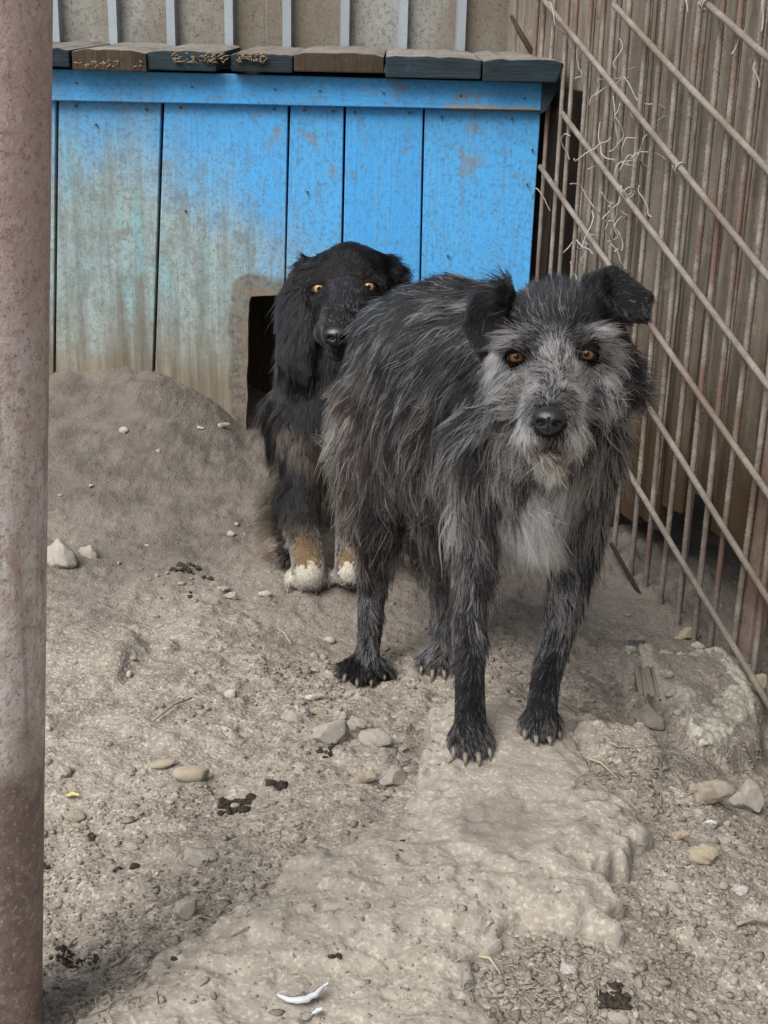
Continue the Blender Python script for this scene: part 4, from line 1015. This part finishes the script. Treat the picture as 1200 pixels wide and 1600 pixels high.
def nose(parent, c, fwd, wx, hy, dz):
    x, y, z = look_basis(fwd); bm = bmesh.new(); bmesh.ops.create_icosphere(bm, subdivisions=5, radius=1)
    for v in bm.verts:
        a, b, e = v.co
        wdt = 1.0+.20*b-.10*b*b; a2 = a*wdt
        if e > .1:
            for sg in (-1, 1):
                d = math.hypot((a2-sg*.46)/.27, (b+.16-.12*(sg*a2-.46))/.20); e -= .55*math.exp(-d**3)
                d2 = math.hypot((a2-sg*.80)/.22, (b+.34)/.10); e -= .30*math.exp(-d2*d2)
            e -= .22*math.exp(-(a2/.05)**2)*(1 if b < .25 else 0)
        b2 = b*(.86 if b > 0 else 1.0)
        v.co = Vector(c+x*a2*wx+y*b2*hy+z*e*dz)
    return bm_obj('nose', bm, MAT['nose'], parent, True)
def claws(parent, tips, fwd=(0, -1, 0), ln=.011, rad=.0035):
    for i, (c, r) in enumerate(tips):
        f = norm(np.asarray(fwd, float)+np.array([(i-1.5)*.12, 0, 0])); p0 = c+f*r*.75+np.array([0, 0, r*.1]); g = HT(p0[0]+f[0]*ln, p0[1]+f[1]*ln)
        p2 = p0+f*ln; p2[2] = max(g+.001, p0[2]-.016); p1 = p0+f*ln*.6+np.array([0, 0, .001]); p1[2] = (p0[2]*.55+p2[2]*.45)+.002
        v, fc = tube([p0-f*.004, p0, p1, p2], [rad, rad, rad*.8, rad*.25], 8); mesh_obj('claw', v, fc, MAT['claw'], parent)

# ---- grey terrier
dogA = empty('dog', G(735, 1180)[0]); tag(dogA, 'shaggy grey black terrier dog with white brows and beard standing on the clay ledge', 'dog')
bm = bmesh.new()
hull(bm, (868, 520, 1.31, 80), (868, 590, 1.27, 72)); hull(bm, (830, 600, 1.265, 50), (910, 600, 1.265, 50)); hull(bm, (928, 500, 1.32, 42), (945, 590, 1.32, 44)); hull(bm, (945, 455, 1.32, 24), (940, 500, 1.32, 30))
hull(bm, (864, 600, 1.225, 50), (859, 668, 1.155, 40)); hull(bm, (838, 672, 1.17, 30), (884, 672, 1.17, 30))
hull(bm, (862, 660, 1.22, 40), (860, 702, 1.175, 26))
hull(bm, (800, 533, 1.245, 20), (832, 536, 1.235, 20)); hull(bm, (898, 532, 1.235, 20), (932, 530, 1.245, 20))
hull(bm, (868, 540, 1.235, 30), (866, 600, 1.205, 32))
hull(bm, (868, 560, 1.36, 85), (840, 650, 1.46, 118)); hull(bm, (868, 620, 1.32, 85), (850, 710, 1.42, 105))
hull(bm, (850, 700, 1.42, 108), (835, 790, 1.42, 78)); hull(bm, (800, 590, 1.48, 122), (700, 555, 1.62, 118), (700, 675, 1.60, 110), (810, 720, 1.46, 105))
hull(bm, (700, 555, 1.62, 116), (630, 545, 1.75, 80), (599, 650, 1.73, 75), (690, 690, 1.62, 100))
limb(bm, (775, 690, 1.41, 70), (742, 845, 1.42, 37), (733, 950, 1.40, 27), (734, 1070, 1.345, 21), (735, 1128, 1.325, 23))
limb(bm, (895, 690, 1.42, 68), (897, 855, 1.43, 35), (878, 960, 1.415, 26), (853, 1062, 1.375, 21), (846, 1112, 1.358, 22))
tl = paw(bm, [(711, 1166), (727, 1176), (746, 1176), (761, 1166)], (735, 1135, 1.325, 22), 12, 1.3)
tr_ = paw(bm, [(821, 1140), (837, 1150), (856, 1150), (869, 1140)], (846, 1118, 1.358, 20), 11, 1.34)
limb(bm, (600, 640, 1.71, 84), (583, 770, 1.665, 52), (590, 850, 1.70, 31), (581, 925, 1.745, 20), (577, 1000, 1.715, 17), (570, 1036, 1.695, 18))
limb(bm, (715, 790, 1.66, 58), (700, 900, 1.73, 26), (690, 1000, 1.735, 17), (683, 1030, 1.715, 18))
hl = paw(bm, [(541, 1052), (559, 1060), (579, 1060), (598, 1052)], (570, 1036, 1.70, 20), 11, 1.7)
hr = paw(bm, [(660, 1040), (676, 1046), (693, 1046)], (683, 1026, 1.72, 19), 11, 1.7)
limb(bm, (610, 520, 1.80, 26), (588, 600, 1.88, 20), (585, 700, 1.89, 14))
# ears: rising fold and hanging flap
hull(bm, (792, 448, 1.31, 9), (812, 500, 1.285, 9), (745, 462, 1.305, 8)); hull(bm, (742, 462, 1.30, 8), (796, 452, 1.29, 9), (752, 556, 1.265, 6), (728, 512, 1.275, 6), (778, 520, 1.265, 7))
hull(bm, (915, 440, 1.31, 10), (975, 495, 1.295, 9), (958, 424, 1.305, 9)); hull(bm, (955, 424, 1.30, 9), (1014, 462, 1.275, 7), (1010, 500, 1.262, 6), (972, 488, 1.275, 8))
bodyA, _ = body_mesh('body', bm, .0046, 7, MAT['skin_dark'], dogA)
SA = Surf(bodyA, np.array(dogA.location))
av = []
for ex, ey, rl in ((808, 557, .10), (918, 553, -.10)):
    h = SA.hit(ex, ey); c = h+FW*.0045; gz = norm(CAM-c); eye(dogA, c, .0108, gz+UP*.04, 'eye_brown', -28, 20, rl); av.append((c-FW*.004, .0132))
pale_skin(bodyA, [(SA.hit(847, 805), .017), (SA.hit(846, 835), .015)])
hN = P(858, 656, 1.128); nose(dogA, hN, norm(CAM-hN)*1.0-UP*.08, .0168, .0150, .0145); av.append((hN+FW*.004-UP*-.001, .0165))
claws(dogA, tl); claws(dogA, tr_, ln=.010); claws(dogA, hl, ln=.01, rad=.0035); claws(dogA, hr, ln=.01, rad=.0035)

k_ = (.0042, .0042, .0052); g_ = (.0072, .0066, .0068); b_ = (.0135, .0098, .0078); d_ = (.0055, .0052, .0058)
W_ = (.93, .93, .92); S_ = (.60, .585, .575); T_ = (.58, .50, .38); B_ = (.36, .32, .285)
ga = [ # x, y, dx, dy, dt, length cm, lift, share of white hair, colour, white colour, density
 # trunk
 (640, 440, -.9, .3, .5, 3.5, .28, 0.14, d_, S_), (720, 435, -.9, .15, .5, 3.5, .3, 0.14, k_, S_), (790, 450, -.8, .2, .5, 4, .3, 0.14, k_, S_),
 (590, 480, -.75, .6, .4, 3.8, .25, 0.30, d_, B_), (560, 540, -.6, .85, .2, 3.8, .22, 0.30, g_, B_), (620, 540, -.65, .7, .2, 5, .22, 0.30, g_, S_), (690, 510, -.8, .5, .3, 5, .22, 0.27, g_, S_),
 (740, 560, -.7, .6, .3, 5, .2, 0.22, d_, S_), (540, 610, -.45, .9, .1, 4, .2, 0.34, b_, B_), (600, 620, -.5, .9, .1, 6, .18, 0.38, g_, S_), (660, 600, -.65, .75, .1, 6, .18, 0.38, g_, S_),
 (720, 640, -.5, .85, .1, 6, .18, 0.30, g_, S_), (515, 680, -.75, .65, .1, 5, .3, 0.51, b_, S_), (560, 700, -.3, 1, 0, 6, .18, 0.27, b_, B_), (630, 700, -.3, 1, 0, 6.5, .15, 0.38, g_, S_), (690, 700, -.35, 1, 0, 6.5, .15, 0.38, g_, S_),
 (510, 760, -.6, .8, .1, 5, .28, 0.41, b_, B_), (550, 780, -.1, 1, 0, 5.5, .15, 0.27, b_, S_), (600, 770, .15, 1, 0, 6, .15, 0.38, d_, S_), (650, 780, -.1, 1, 0, 7, .15, 0.38, g_, S_), (700, 780, -.1, 1, -.1, 6, .15, 0.41, g_, S_),
 (645, 840, .25, 1, 0, 6, .15, 0.34, d_, S_),
 # shoulders, neck, chest
 (745, 690, -.3, 1, 0, 6, .18, 0.30, g_, S_), (750, 780, -.05, 1, 0, 6, .15, 0.41, g_, S_), (770, 640, -.5, .8, 0, 5, .2, 0.27, d_, S_), (800, 760, -.1, 1, -.1, 6.5, .18, 0.43, g_, W_), (850, 790, 0, 1, -.1, 7.5, .15, .45, g_, W_),
 (832, 805, -.03, 1, -.1, 7.5, .08, 1.3, d_, (.98, .98, .98), 2.0), (862, 805, .05, 1, -.1, 7, .08, 1.2, d_, (.98, .98, .98), 2.0), (845, 780, 0, 1, -.1, 7, .1, 1.2, d_, (.98, .98, .98), 1.6), (828, 835, 0, 1, 0, 5, .12, 1.0, d_, (.97, .97, .97), 1.0), (866, 835, .03, 1, 0, 5, .12, 1.0, d_, (.97, .97, .97), 1.0), (800, 840, 0, 1, 0, 5, .15, 0.47, g_, S_), (900, 800, .1, 1, 0, 6.5, .18, 0.34, g_, S_), (945, 780, .25, 1, 0, 6.5, .2, 0.34, g_, S_),
 (965, 520, .7, .4, .2, 2.6, .25, .08, k_, S_), (985, 620, .8, .5, .1, 5, .3, 0.16, d_, S_), (1000, 680, .6, .8, .1, 5.5, .28, 0.20, d_, S_), (970, 720, .4, .9, 0, 6, .2, 0.27, g_, S_), (975, 560, .8, .3, .2, 4, .3, .08, k_, S_), (930, 860, .2, 1, 0, 5, .15, 0.34, d_, S_),
 # front legs
 (735, 860, -.05, 1, 0, 3.2, .18, .35, g_, S_), (700, 880, -.3, 1, 0, 2.9, .2, .3, g_, S_), (765, 880, .25, 1, 0, 3.6, .2, .35, g_, S_), (730, 950, 0, 1, 0, 2.9, .15, .3, g_, S_), (758, 960, .2, 1, 0, 3.0, .18, .3, g_, S_), (732, 1020, 0, 1, 0, 2.2, .14, .22, d_, S_),
 (735, 1080, 0, 1, 0, 1.4, .15, .10, k_, S_), (735, 1115, 0, 1, 0, 1.2, .15, .12, k_, S_), (735, 1145, 0, 1, -.4, 1.5, .2, .3, k_, S_), (712, 1160, -.15, 1, -.4, 1.3, .22, .4, k_, S_), (760, 1160, .15, 1, -.4, 1.3, .22, .4, k_, S_), (736, 1170, 0, 1, -.5, 1.0, .4, .4, k_, S_),
 (897, 860, .05, 1, 0, 3.2, .18, .35, g_, S_), (870, 880, -.2, 1, 0, 2.9, .2, .35, g_, S_), (885, 950, -.1, 1, 0, 2.7, .16, .35, g_, S_), (860, 1000, -.2, 1, 0, 2.2, .16, .3, d_, S_), (855, 1050, -.1, 1, 0, 1.6, .15, .15, k_, S_), (847, 1095, 0, 1, 0, 1.2, .15, .12, k_, S_),
 (845, 1122, 0, 1, -.4, 1.5, .2, .32, k_, S_), (820, 1135, -.15, 1, -.4, 1.3, .22, .4, k_, S_), (870, 1135, .15, 1, -.4, 1.3, .22, .4, k_, S_), (846, 1146, 0, 1, -.5, 1.0, .4, .4, k_, S_),
 # hind legs
 (560, 850, -.2, 1, .1, 2.9, .18, .25, b_, S_), (590, 850, .1, 1, 0, 3.6, .15, .38, d_, S_), (612, 850, .35, 1, 0, 3.6, .2, .4, d_, S_), (580, 920, .05, 1, 0, 2.5, .15, .35, d_, S_), (575, 980, 0, 1, 0, 2, .15, .3, d_, S_), (570, 1020, 0, 1, 0, 1.6, .2, .5, k_, (.38, .40, .43)), (550, 1040, -.7, .7, 0, 2.2, .3, .15, k_, S_), (592, 1040, .7, .7, 0, 2.2, .3, .2, k_, S_), (570, 1056, 0, 1, -.3, 1.0, .4, .2, b_, S_),
 (690, 900, -.1, 1, 0, 2.5, .2, .3, d_, S_), (690, 980, -.2, 1, 0, 2.2, .25, .4, d_, W_), (683, 1020, -.5, .6, -.2, 1.8, .35, .6, d_, W_), (676, 1042, -.2, 1, -.4, .9, .4, .3, b_, B_),
 # head top and brow
 (868, 440, 0, -.6, .8, 2.2, .45, .10, k_, S_), (868, 470, 0, -1, .3, 1.8, .35, .18, (.014, .015, .018), S_), (830, 470, -.4, -.9, .3, 1.9, .35, .15, (.014, .015, .018), S_), (908, 468, .4, -.9, .3, 1.9, .35, .15, (.014, .015, .018), S_), (800, 500, -.9, -.25, .2, 2.2, .3, .2, d_, S_), (945, 490, .9, -.2, .2, 2.2, .3, .15, k_, S_),
 (868, 510, 0, -1, 0, 1.6, .3, .12, d_, S_), (835, 512, -.6, -.6, 0, 1.8, .3, .3, d_, S_), (905, 510, .6, -.6, 0, 1.8, .3, .25, d_, S_),
 (805, 532, -.85, .25, -.15, 2.8, .45, .66, g_, W_, 1.4), (785, 545, -.8, .75, -.1, 2.8, .35, .8, g_, W_, 1.3), (828, 540, -.5, -.3, -.2, 1.2, .35, .25, d_, S_), (935, 530, .85, .25, -.15, 2.8, .45, .66, g_, W_, 1.4), (958, 548, .7, .8, -.1, 2.6, .35, .8, g_, W_, 1.3), (902, 538, .5, -.3, -.2, 1.2, .35, .25, d_, S_),
 (866, 560, .05, -1, -.1, 1.5, .3, .7, g_, W_, 1.3), (845, 572, -.5, -.7, -.1, 1.2, .3, .5, g_, W_), (888, 570, .5, -.7, -.1, 1.2, .3, .5, g_, W_), (864, 595, 0, -1, -.1, 1.0, .25, .55, g_, W_, 1.2),
 # cheeks, muzzle, beard
 (800, 582, -.8, .5, 0, 1.6, .25, .55, d_, W_), (925, 580, .8, .5, 0, 1.6, .25, .55, d_, W_), (840, 598, -.9, .4, 0, 1.4, .28, .75, g_, W_, 1.2), (892, 598, .9, .4, 0, 1.4, .28, .75, g_, W_, 1.2),
 (785, 610, -.9, .6, 0, 3.4, .4, .62, d_, W_), (945, 610, .9, .6, 0, 3.6, .4, .6, d_, W_), (775, 660, -.75, .7, 0, 4.6, .4, .5, g_, W_), (955, 660, .65, .8, 0, 4.6, .4, .5, g_, W_), (800, 690, -.4, 1, 0, 5.5, .25, .5, g_, W_), (930, 700, .3, 1, 0, 5.5, .25, .42, g_, W_),
 (858, 622, 0, -.9, .1, .7, .2, .55, g_, S_), (838, 634, -.8, .3, .1, 1.0, .25, .4, d_, W_), (882, 634, .8, .3, .1, 1.0, .25, .4, d_, W_), (818, 650, -.6, .8, 0, 2.4, .3, .65, g_, W_, 1.2), (902, 650, .6, .8, 0, 2.4, .3, .65, g_, W_, 1.2),
 (826, 680, -.75, .8, -.1, 2.2, .35, .8, g_, W_, 1.3), (894, 680, .75, .8, -.1, 2.2, .35, .8, g_, W_, 1.3), (843, 686, -.4, .9, -.1, 1.0, .25, .7, g_, W_, 1.2), (876, 686, .4, .9, -.1, 1.0, .25, .7, g_, W_, 1.2), (859, 690, 0, 1, 0, .6, .2, .4, d_, W_), (838, 698, -.3, 1, 0, .6, .1, .05, k_, S_), (880, 698, .3, 1, 0, .6, .1, .05, k_, S_), (860, 697, 0, 1, 0, .5, .1, .05, k_, S_),
 (845, 708, -.25, 1, -.15, 4.2, .3, .75, (.10, .08, .06), T_, 1.2), (860, 712, 0, 1, -.15, 4.4, .3, .8, (.10, .08, .06), T_, 1.2), (878, 708, .25, 1, -.15, 4.2, .3, .75, (.10, .08, .06), T_, 1.2), (860, 732, 0, 1, -.1, 3.0, .2, .4, g_, W_), (822, 712, -.5, 1, 0, 4.2, .3, .6, g_, W_), (902, 712, .45, 1, 0, 4.2, .3, .6, g_, W_),
 # ears
 (785, 455, -.6, .2, .1, 1.20, .25, .04, k_, S_), (750, 475, -.3, .9, 0, 1.12, .15, .05, (.008, .0075, .009), S_), (780, 510, .1, 1, 0, 1.12, .12, .05, (.008, .0075, .009), S_), (755, 545, 0, 1, 0, 1.20, .15, .08, k_, S_), (735, 510, -.3, 1, 0, 1.12, .2, .05, k_, S_),
 (930, 440, .5, -.5, .2, 1.35, .3, .06, k_, S_), (960, 425, .6, -.3, .2, 1.20, .3, .04, k_, S_), (990, 450, .8, .5, 0, 1.05, .18, .08, k_, S_), (1010, 485, .4, .9, 0, 1.05, .18, .15, k_, S_), (972, 485, .2, .9, 0, 0.98, .15, .12, k_, S_),
]
make_fur('fur', SA, dogA, 190000, ga, MAT['hair'], 5, av, clumps=9000, width=.00030)

gh = []
for g in ga:
    x, y = g[0], g[1]; dn = .21
    if y > 900: dn = .12
    if 790 < x < 935 and 480 < y < 600: dn = .12
    if y < 520 and x > 725: dn = .05
    if 755 < x < 985 and 600 < y < 760: dn = 1.1
    if 820 < x < 872 and 775 < y < 840: dn = 7.0
    if 835 < x < 885 and 615 < y < 702: dn = .0
    bib = dn == 7.0
    gh.append((x, y, g[2], g[3], g[4], max(1.5, g[5]*(1.0 if bib else 1.12)), g[6]+.06, 2.0, (.7, .7, .69), (.98, .98, .98) if bib else (.74, .73, .72) if y > 440 and not (835 < x < 885 and 702 < y < 720) else (.6, .6, .6), dn/2.4 if g[5] < 2.7 else dn/1.5 if g[5] < 4.1 else dn))
make_fur('guard_hairs', SA, dogA, 5000, gh, MAT['hair'], 15, av, clumps=700, width=.00047, wav=.34, gravity=.4)

# ---- black dog in front of the doorway
dogB = empty('dog', G(482, 935)[0]); tag(dogB, 'black long eared dog with golden eyes sitting at the dog house doorway', 'dog')
bm = bmesh.new()
hull(bm, (496, 428, 2.06, 24), (596, 424, 2.06, 24), (547, 424, 2.045, 46), (546, 470, 2.06, 50))
hull(bm, (548, 438, 2.04, 58), (545, 470, 2.02, 54)); hull(bm, (505, 455, 2.02, 30), (585, 452, 2.02, 30)); hull(bm, (541, 474, 1.975, 42), (530, 520, 1.89, 29)); hull(bm, (534, 500, 1.95, 30), (530, 545, 1.92, 20))
hull(bm, (510, 520, 1.92, 20), (548, 520, 1.92, 20)); hull(bm, (500, 432, 2.012, 16), (520, 436, 1.995, 14)); hull(bm, (576, 430, 2.012, 16), (558, 434, 1.995, 14)); hull(bm, (512, 468, 1.99, 26), (568, 466, 1.99, 26), (520, 505, 1.95, 24), (550, 505, 1.95, 24))
hull(bm, (476, 408, 2.06, 9), (446, 470, 2.05, 12), (490, 470, 2.03, 9)); hull(bm, (446, 470, 2.05, 13), (490, 480, 2.03, 10), (446, 575, 2.03, 12), (480, 590, 2.02, 10))
hull(bm, (610, 405, 2.06, 9), (630, 428, 2.05, 8), (600, 450, 2.03, 9)); hull(bm, (628, 425, 2.05, 8), (600, 450, 2.03, 9), (640, 520, 2.03, 9), (610, 540, 2.03, 9))
hull(bm, (545, 480, 2.10, 66), (510, 600, 2.13, 80)); hull(bm, (510, 590, 2.12, 80), (492, 690, 2.08, 52), (545, 690, 2.09, 52)); hull(bm, (515, 600, 2.16, 84), (525, 640, 2.38, 84), (520, 720, 2.36, 60))
limb(bm, (474, 650, 2.08, 46), (470, 720, 2.06, 34), (471, 800, 2.04, 29), (481, 868, 2.02, 26), (484, 898, 2.0, 25)); limb(bm, (560, 660, 2.08, 46), (556, 800, 2.04, 30), (550, 870, 2.02, 26), (547, 895, 2.0, 24))
t1 = paw(bm, [(454, 909), (473, 916), (494, 916), (512, 909)], (484, 890, 2.02, 20), 10, 2.0); t2 = paw(bm, [(532, 905), (548, 910), (564, 908)], (548, 890, 2.01, 21), 11, 2.0)
hull(bm, (450, 640, 2.22, 40), (452, 745, 2.2, 26)); hull(bm, (590, 700, 2.24, 40), (600, 770, 2.16, 30)); limb(bm, (446, 760, 2.17, 22), (436, 822, 2.13, 16), (446, 872, 2.08, 14)); limb(bm, (620, 760, 2.2, 26), (640, 850, 2.08, 20), (655, 880, 2.02, 15))
bodyB, _ = body_mesh('body', bm, .0055, 6, MAT['skin_black'], dogB)
SB = Surf(bodyB, np.array(dogB.location)); av = []
for ex, ey, rl in ((498, 450, -.05), (576, 447, .05)):
    h = SB.hit(ex, ey); c = h+FW*.0085; eye(dogB, c, .0130, norm(CAM-c)+UP*.03, 'eye_gold', -34, 30, rl); av.append((c-FW*.005, .0150))
hN = P(527, 524, 1.872); nose(dogB, hN, norm(CAM-hN)-UP*.1, .0215, .0185, .017); av.append((hN+FW*.004, .0205))
pale_skin(bodyB, [(SB.hit(480, 862), .032), (SB.hit(484, 880), .03), (SB.hit(550, 872), .03)], 'skin_tan')
pale_skin(bodyB, [(SB.hit(484, 902), .026), (SB.hit(498, 904), .022), (SB.hit(470, 904), .022), (SB.hit(546, 896), .024)]+[(c+np.array([0, r*.3, r*.4]), r*1.9) for c, r in t1+t2])
claws(dogB, t1, ln=.008, rad=.003); claws(dogB, t2, ln=.008, rad=.003)
bk = (.0022, .0024, .0034); bl = (.0048, .0054, .008); tn = (.32, .195, .085); tg = (.085, .062, .045); wt = (.85, .82, .70); br = (.030, .022, .016)
def q_(x, y, dx, dy, dt, L, lift, c, wh=.02, wc=(.10, .10, .11), dn=1.0): return (x, y, dx, dy, dt, L, lift, wh, c, wc, dn)
gb = [q_(548, 385, 0, -.6, .8, 1.0, .12, bk), q_(540, 420, 0, -1, .2, .8, .08, bl, .15), q_(536, 440, 0, -1, .2, .7, .08, (.028, .031, .040), .15), q_(505, 410, -.6, -.7, .3, 1.0, .1, bk), q_(585, 410, .6, -.7, .3, 1.0, .1, bk), q_(536, 462, 0, -1, .1, .6, .06, (.028, .031, .040), .15), q_(532, 495, 0, -1, .2, .5, .06, bl, .2, (.2, .2, .21)), q_(490, 470, -.5, .8, 0, .7, .08, (.007, .008, .011)), q_(500, 435, -.4, -.6, 0, .6, .08, bk), q_(531, 507, 0, -1, .1, .5, .06, bl, .6, (.36, .36, .37)),  # face centre hair coloured lighter to paint in a sheen
      q_(508, 432, -.2, -.6, 0, .6, .1, (.014, .0095, .007)), q_(566, 430, .2, -.6, 0, .6, .1, (.014, .0095, .007)), q_(498, 480, -.6, .6, .1, .8, .08, bk), q_(505, 500, -.3, .8, .1, .8, .08, (.035, .03, .026), .15), q_(512, 530, -.2, 1, 0, .9, .1, (.03, .028, .026), .3, (.2, .2, .19)), q_(530, 548, 0, 1, 0, .8, .1, bl, .3, (.25, .24, .22)), q_(580, 490, .6, .6, .1, .8, .08, bk),
      q_(475, 425, -.5, .6, 0, 2.5, .2, bk), q_(455, 480, -.3, 1, 0, 4, .15, bl), q_(445, 550, -.15, 1, 0, 4.5, .15, bl), q_(478, 560, .1, 1, 0, 3.5, .12, bk), q_(465, 590, 0, 1, 0, 3.5, .15, bl), q_(615, 420, .6, .5, 0, 2.5, .2, bk), q_(632, 470, .4, 1, 0, 3, .15, bk), q_(480, 405, -.7, -.3, 0, 1.8, .3, bk), q_(607, 398, .7, -.3, 0, 1.6, .3, bk),
      q_(500, 600, -.2, 1, 0, 4.5, .2, bl), q_(540, 600, .1, 1, 0, 4.5, .2, bk), q_(450, 620, -.35, 1, 0, 4, .2, bk), q_(430, 660, -.4, 1, 0, 4, .2, bk), q_(480, 650, .4, .9, 0, 4, .15, bl), q_(500, 700, .1, 1, 0, 4, .15, br), q_(462, 690, -.1, 1, 0, 3.5, .15, tg, .25, (.22, .18, .14)), q_(480, 700, .1, 1, 0, 3.5, .15, tg, .2, (.2, .17, .14)),
      q_(465, 745, 0, 1, 0, 2.5, .12, bk), q_(475, 800, 0, 1, 0, 2, .1, bk), q_(478, 845, 0, 1, 0, 1.2, .1, br), q_(470, 865, -.1, 1, 0, 1.2, .1, tn, .35, (.72, .52, .28)), q_(490, 870, .1, 1, 0, 1.2, .1, (.22, .135, .06), .3, (.6, .42, .22)), q_(484, 882, 0, 1, -.2, .9, .1, (.22, .15, .075), .35, (.6, .47, .28)), q_(466, 880, -.1, 1, -.2, .9, .1, tn, .5, (.7, .58, .36)),
      q_(452, 897, 0, 1, -.3, .4, .10, wt, .9, wt, 1.6), q_(452, 908, 0, 1, -.3, .4, .10, wt, .9, wt, 1.6), q_(452, 918, 0, 1, -.3, .4, .10, wt, .9, wt, 1.6), q_(464, 897, 0, 1, -.3, .4, .10, wt, .9, wt, 1.6), q_(464, 908, 0, 1, -.3, .4, .10, wt, .9, wt, 1.6), q_(464, 918, 0, 1, -.3, .4, .10, wt, .9, wt, 1.6), q_(476, 897, 0, 1, -.3, .4, .10, wt, .9, wt, 1.6), q_(476, 908, 0, 1, -.3, .4, .10, wt, .9, wt, 1.6), q_(476, 918, 0, 1, -.3, .4, .10, wt, .9, wt, 1.6), q_(488, 897, 0, 1, -.3, .4, .10, wt, .9, wt, 1.6), q_(488, 908, 0, 1, -.3, .4, .10, wt, .9, wt, 1.6), q_(488, 918, 0, 1, -.3, .4, .10, wt, .9, wt, 1.6), q_(500, 897, 0, 1, -.3, .4, .10, wt, .9, wt, 1.6), q_(500, 908, 0, 1, -.3, .4, .10, wt, .9, wt, 1.6), q_(500, 918, 0, 1, -.3, .4, .10, wt, .9, wt, 1.6), q_(512, 897, 0, 1, -.3, .4, .10, wt, .9, wt, 1.6), q_(512, 908, 0, 1, -.3, .4, .10, wt, .9, wt, 1.6), q_(512, 918, 0, 1, -.3, .4, .10, wt, .9, wt, 1.6), q_(535, 900, 0, 1, -.3, .4, .10, wt, .9, wt, 1.6), q_(548, 906, 0, 1, -.3, .4, .10, wt, .9, wt, 1.6), q_(550, 880, 0, 1, -.1, .8, .1, (.3, .26, .2), .4, wt), q_(555, 820, 0, 1, 0, 1.8, .1, bk),
      q_(446, 770, -.8, .5, 0, 4, .3, bk), q_(436, 800, -.9, .35, 0, 5.5, .3, (.04, .032, .025), .3, (.22, .17, .12)), q_(432, 830, -.9, .35, 0, 5.5, .3, tg, .5, (.34, .27, .19)), q_(440, 858, -.85, .45, 0, 4.5, .25, tg, .45, (.32, .25, .16)), q_(448, 875, -.8, .3, 0, 3, .2, br), q_(445, 720, -.5, .9, 0, 3, .2, bk), q_(640, 860, .3, .5, 0, 2, .15, (.08, .065, .035)), q_(655, 880, .3, .6, 0, 1, .15, tg)]
make_fur('fur', SB, dogB, 110000, gb, MAT['hair_sleek'], 9, av, clumps=3000, width=.00036, gravity=.45, wav=.08)
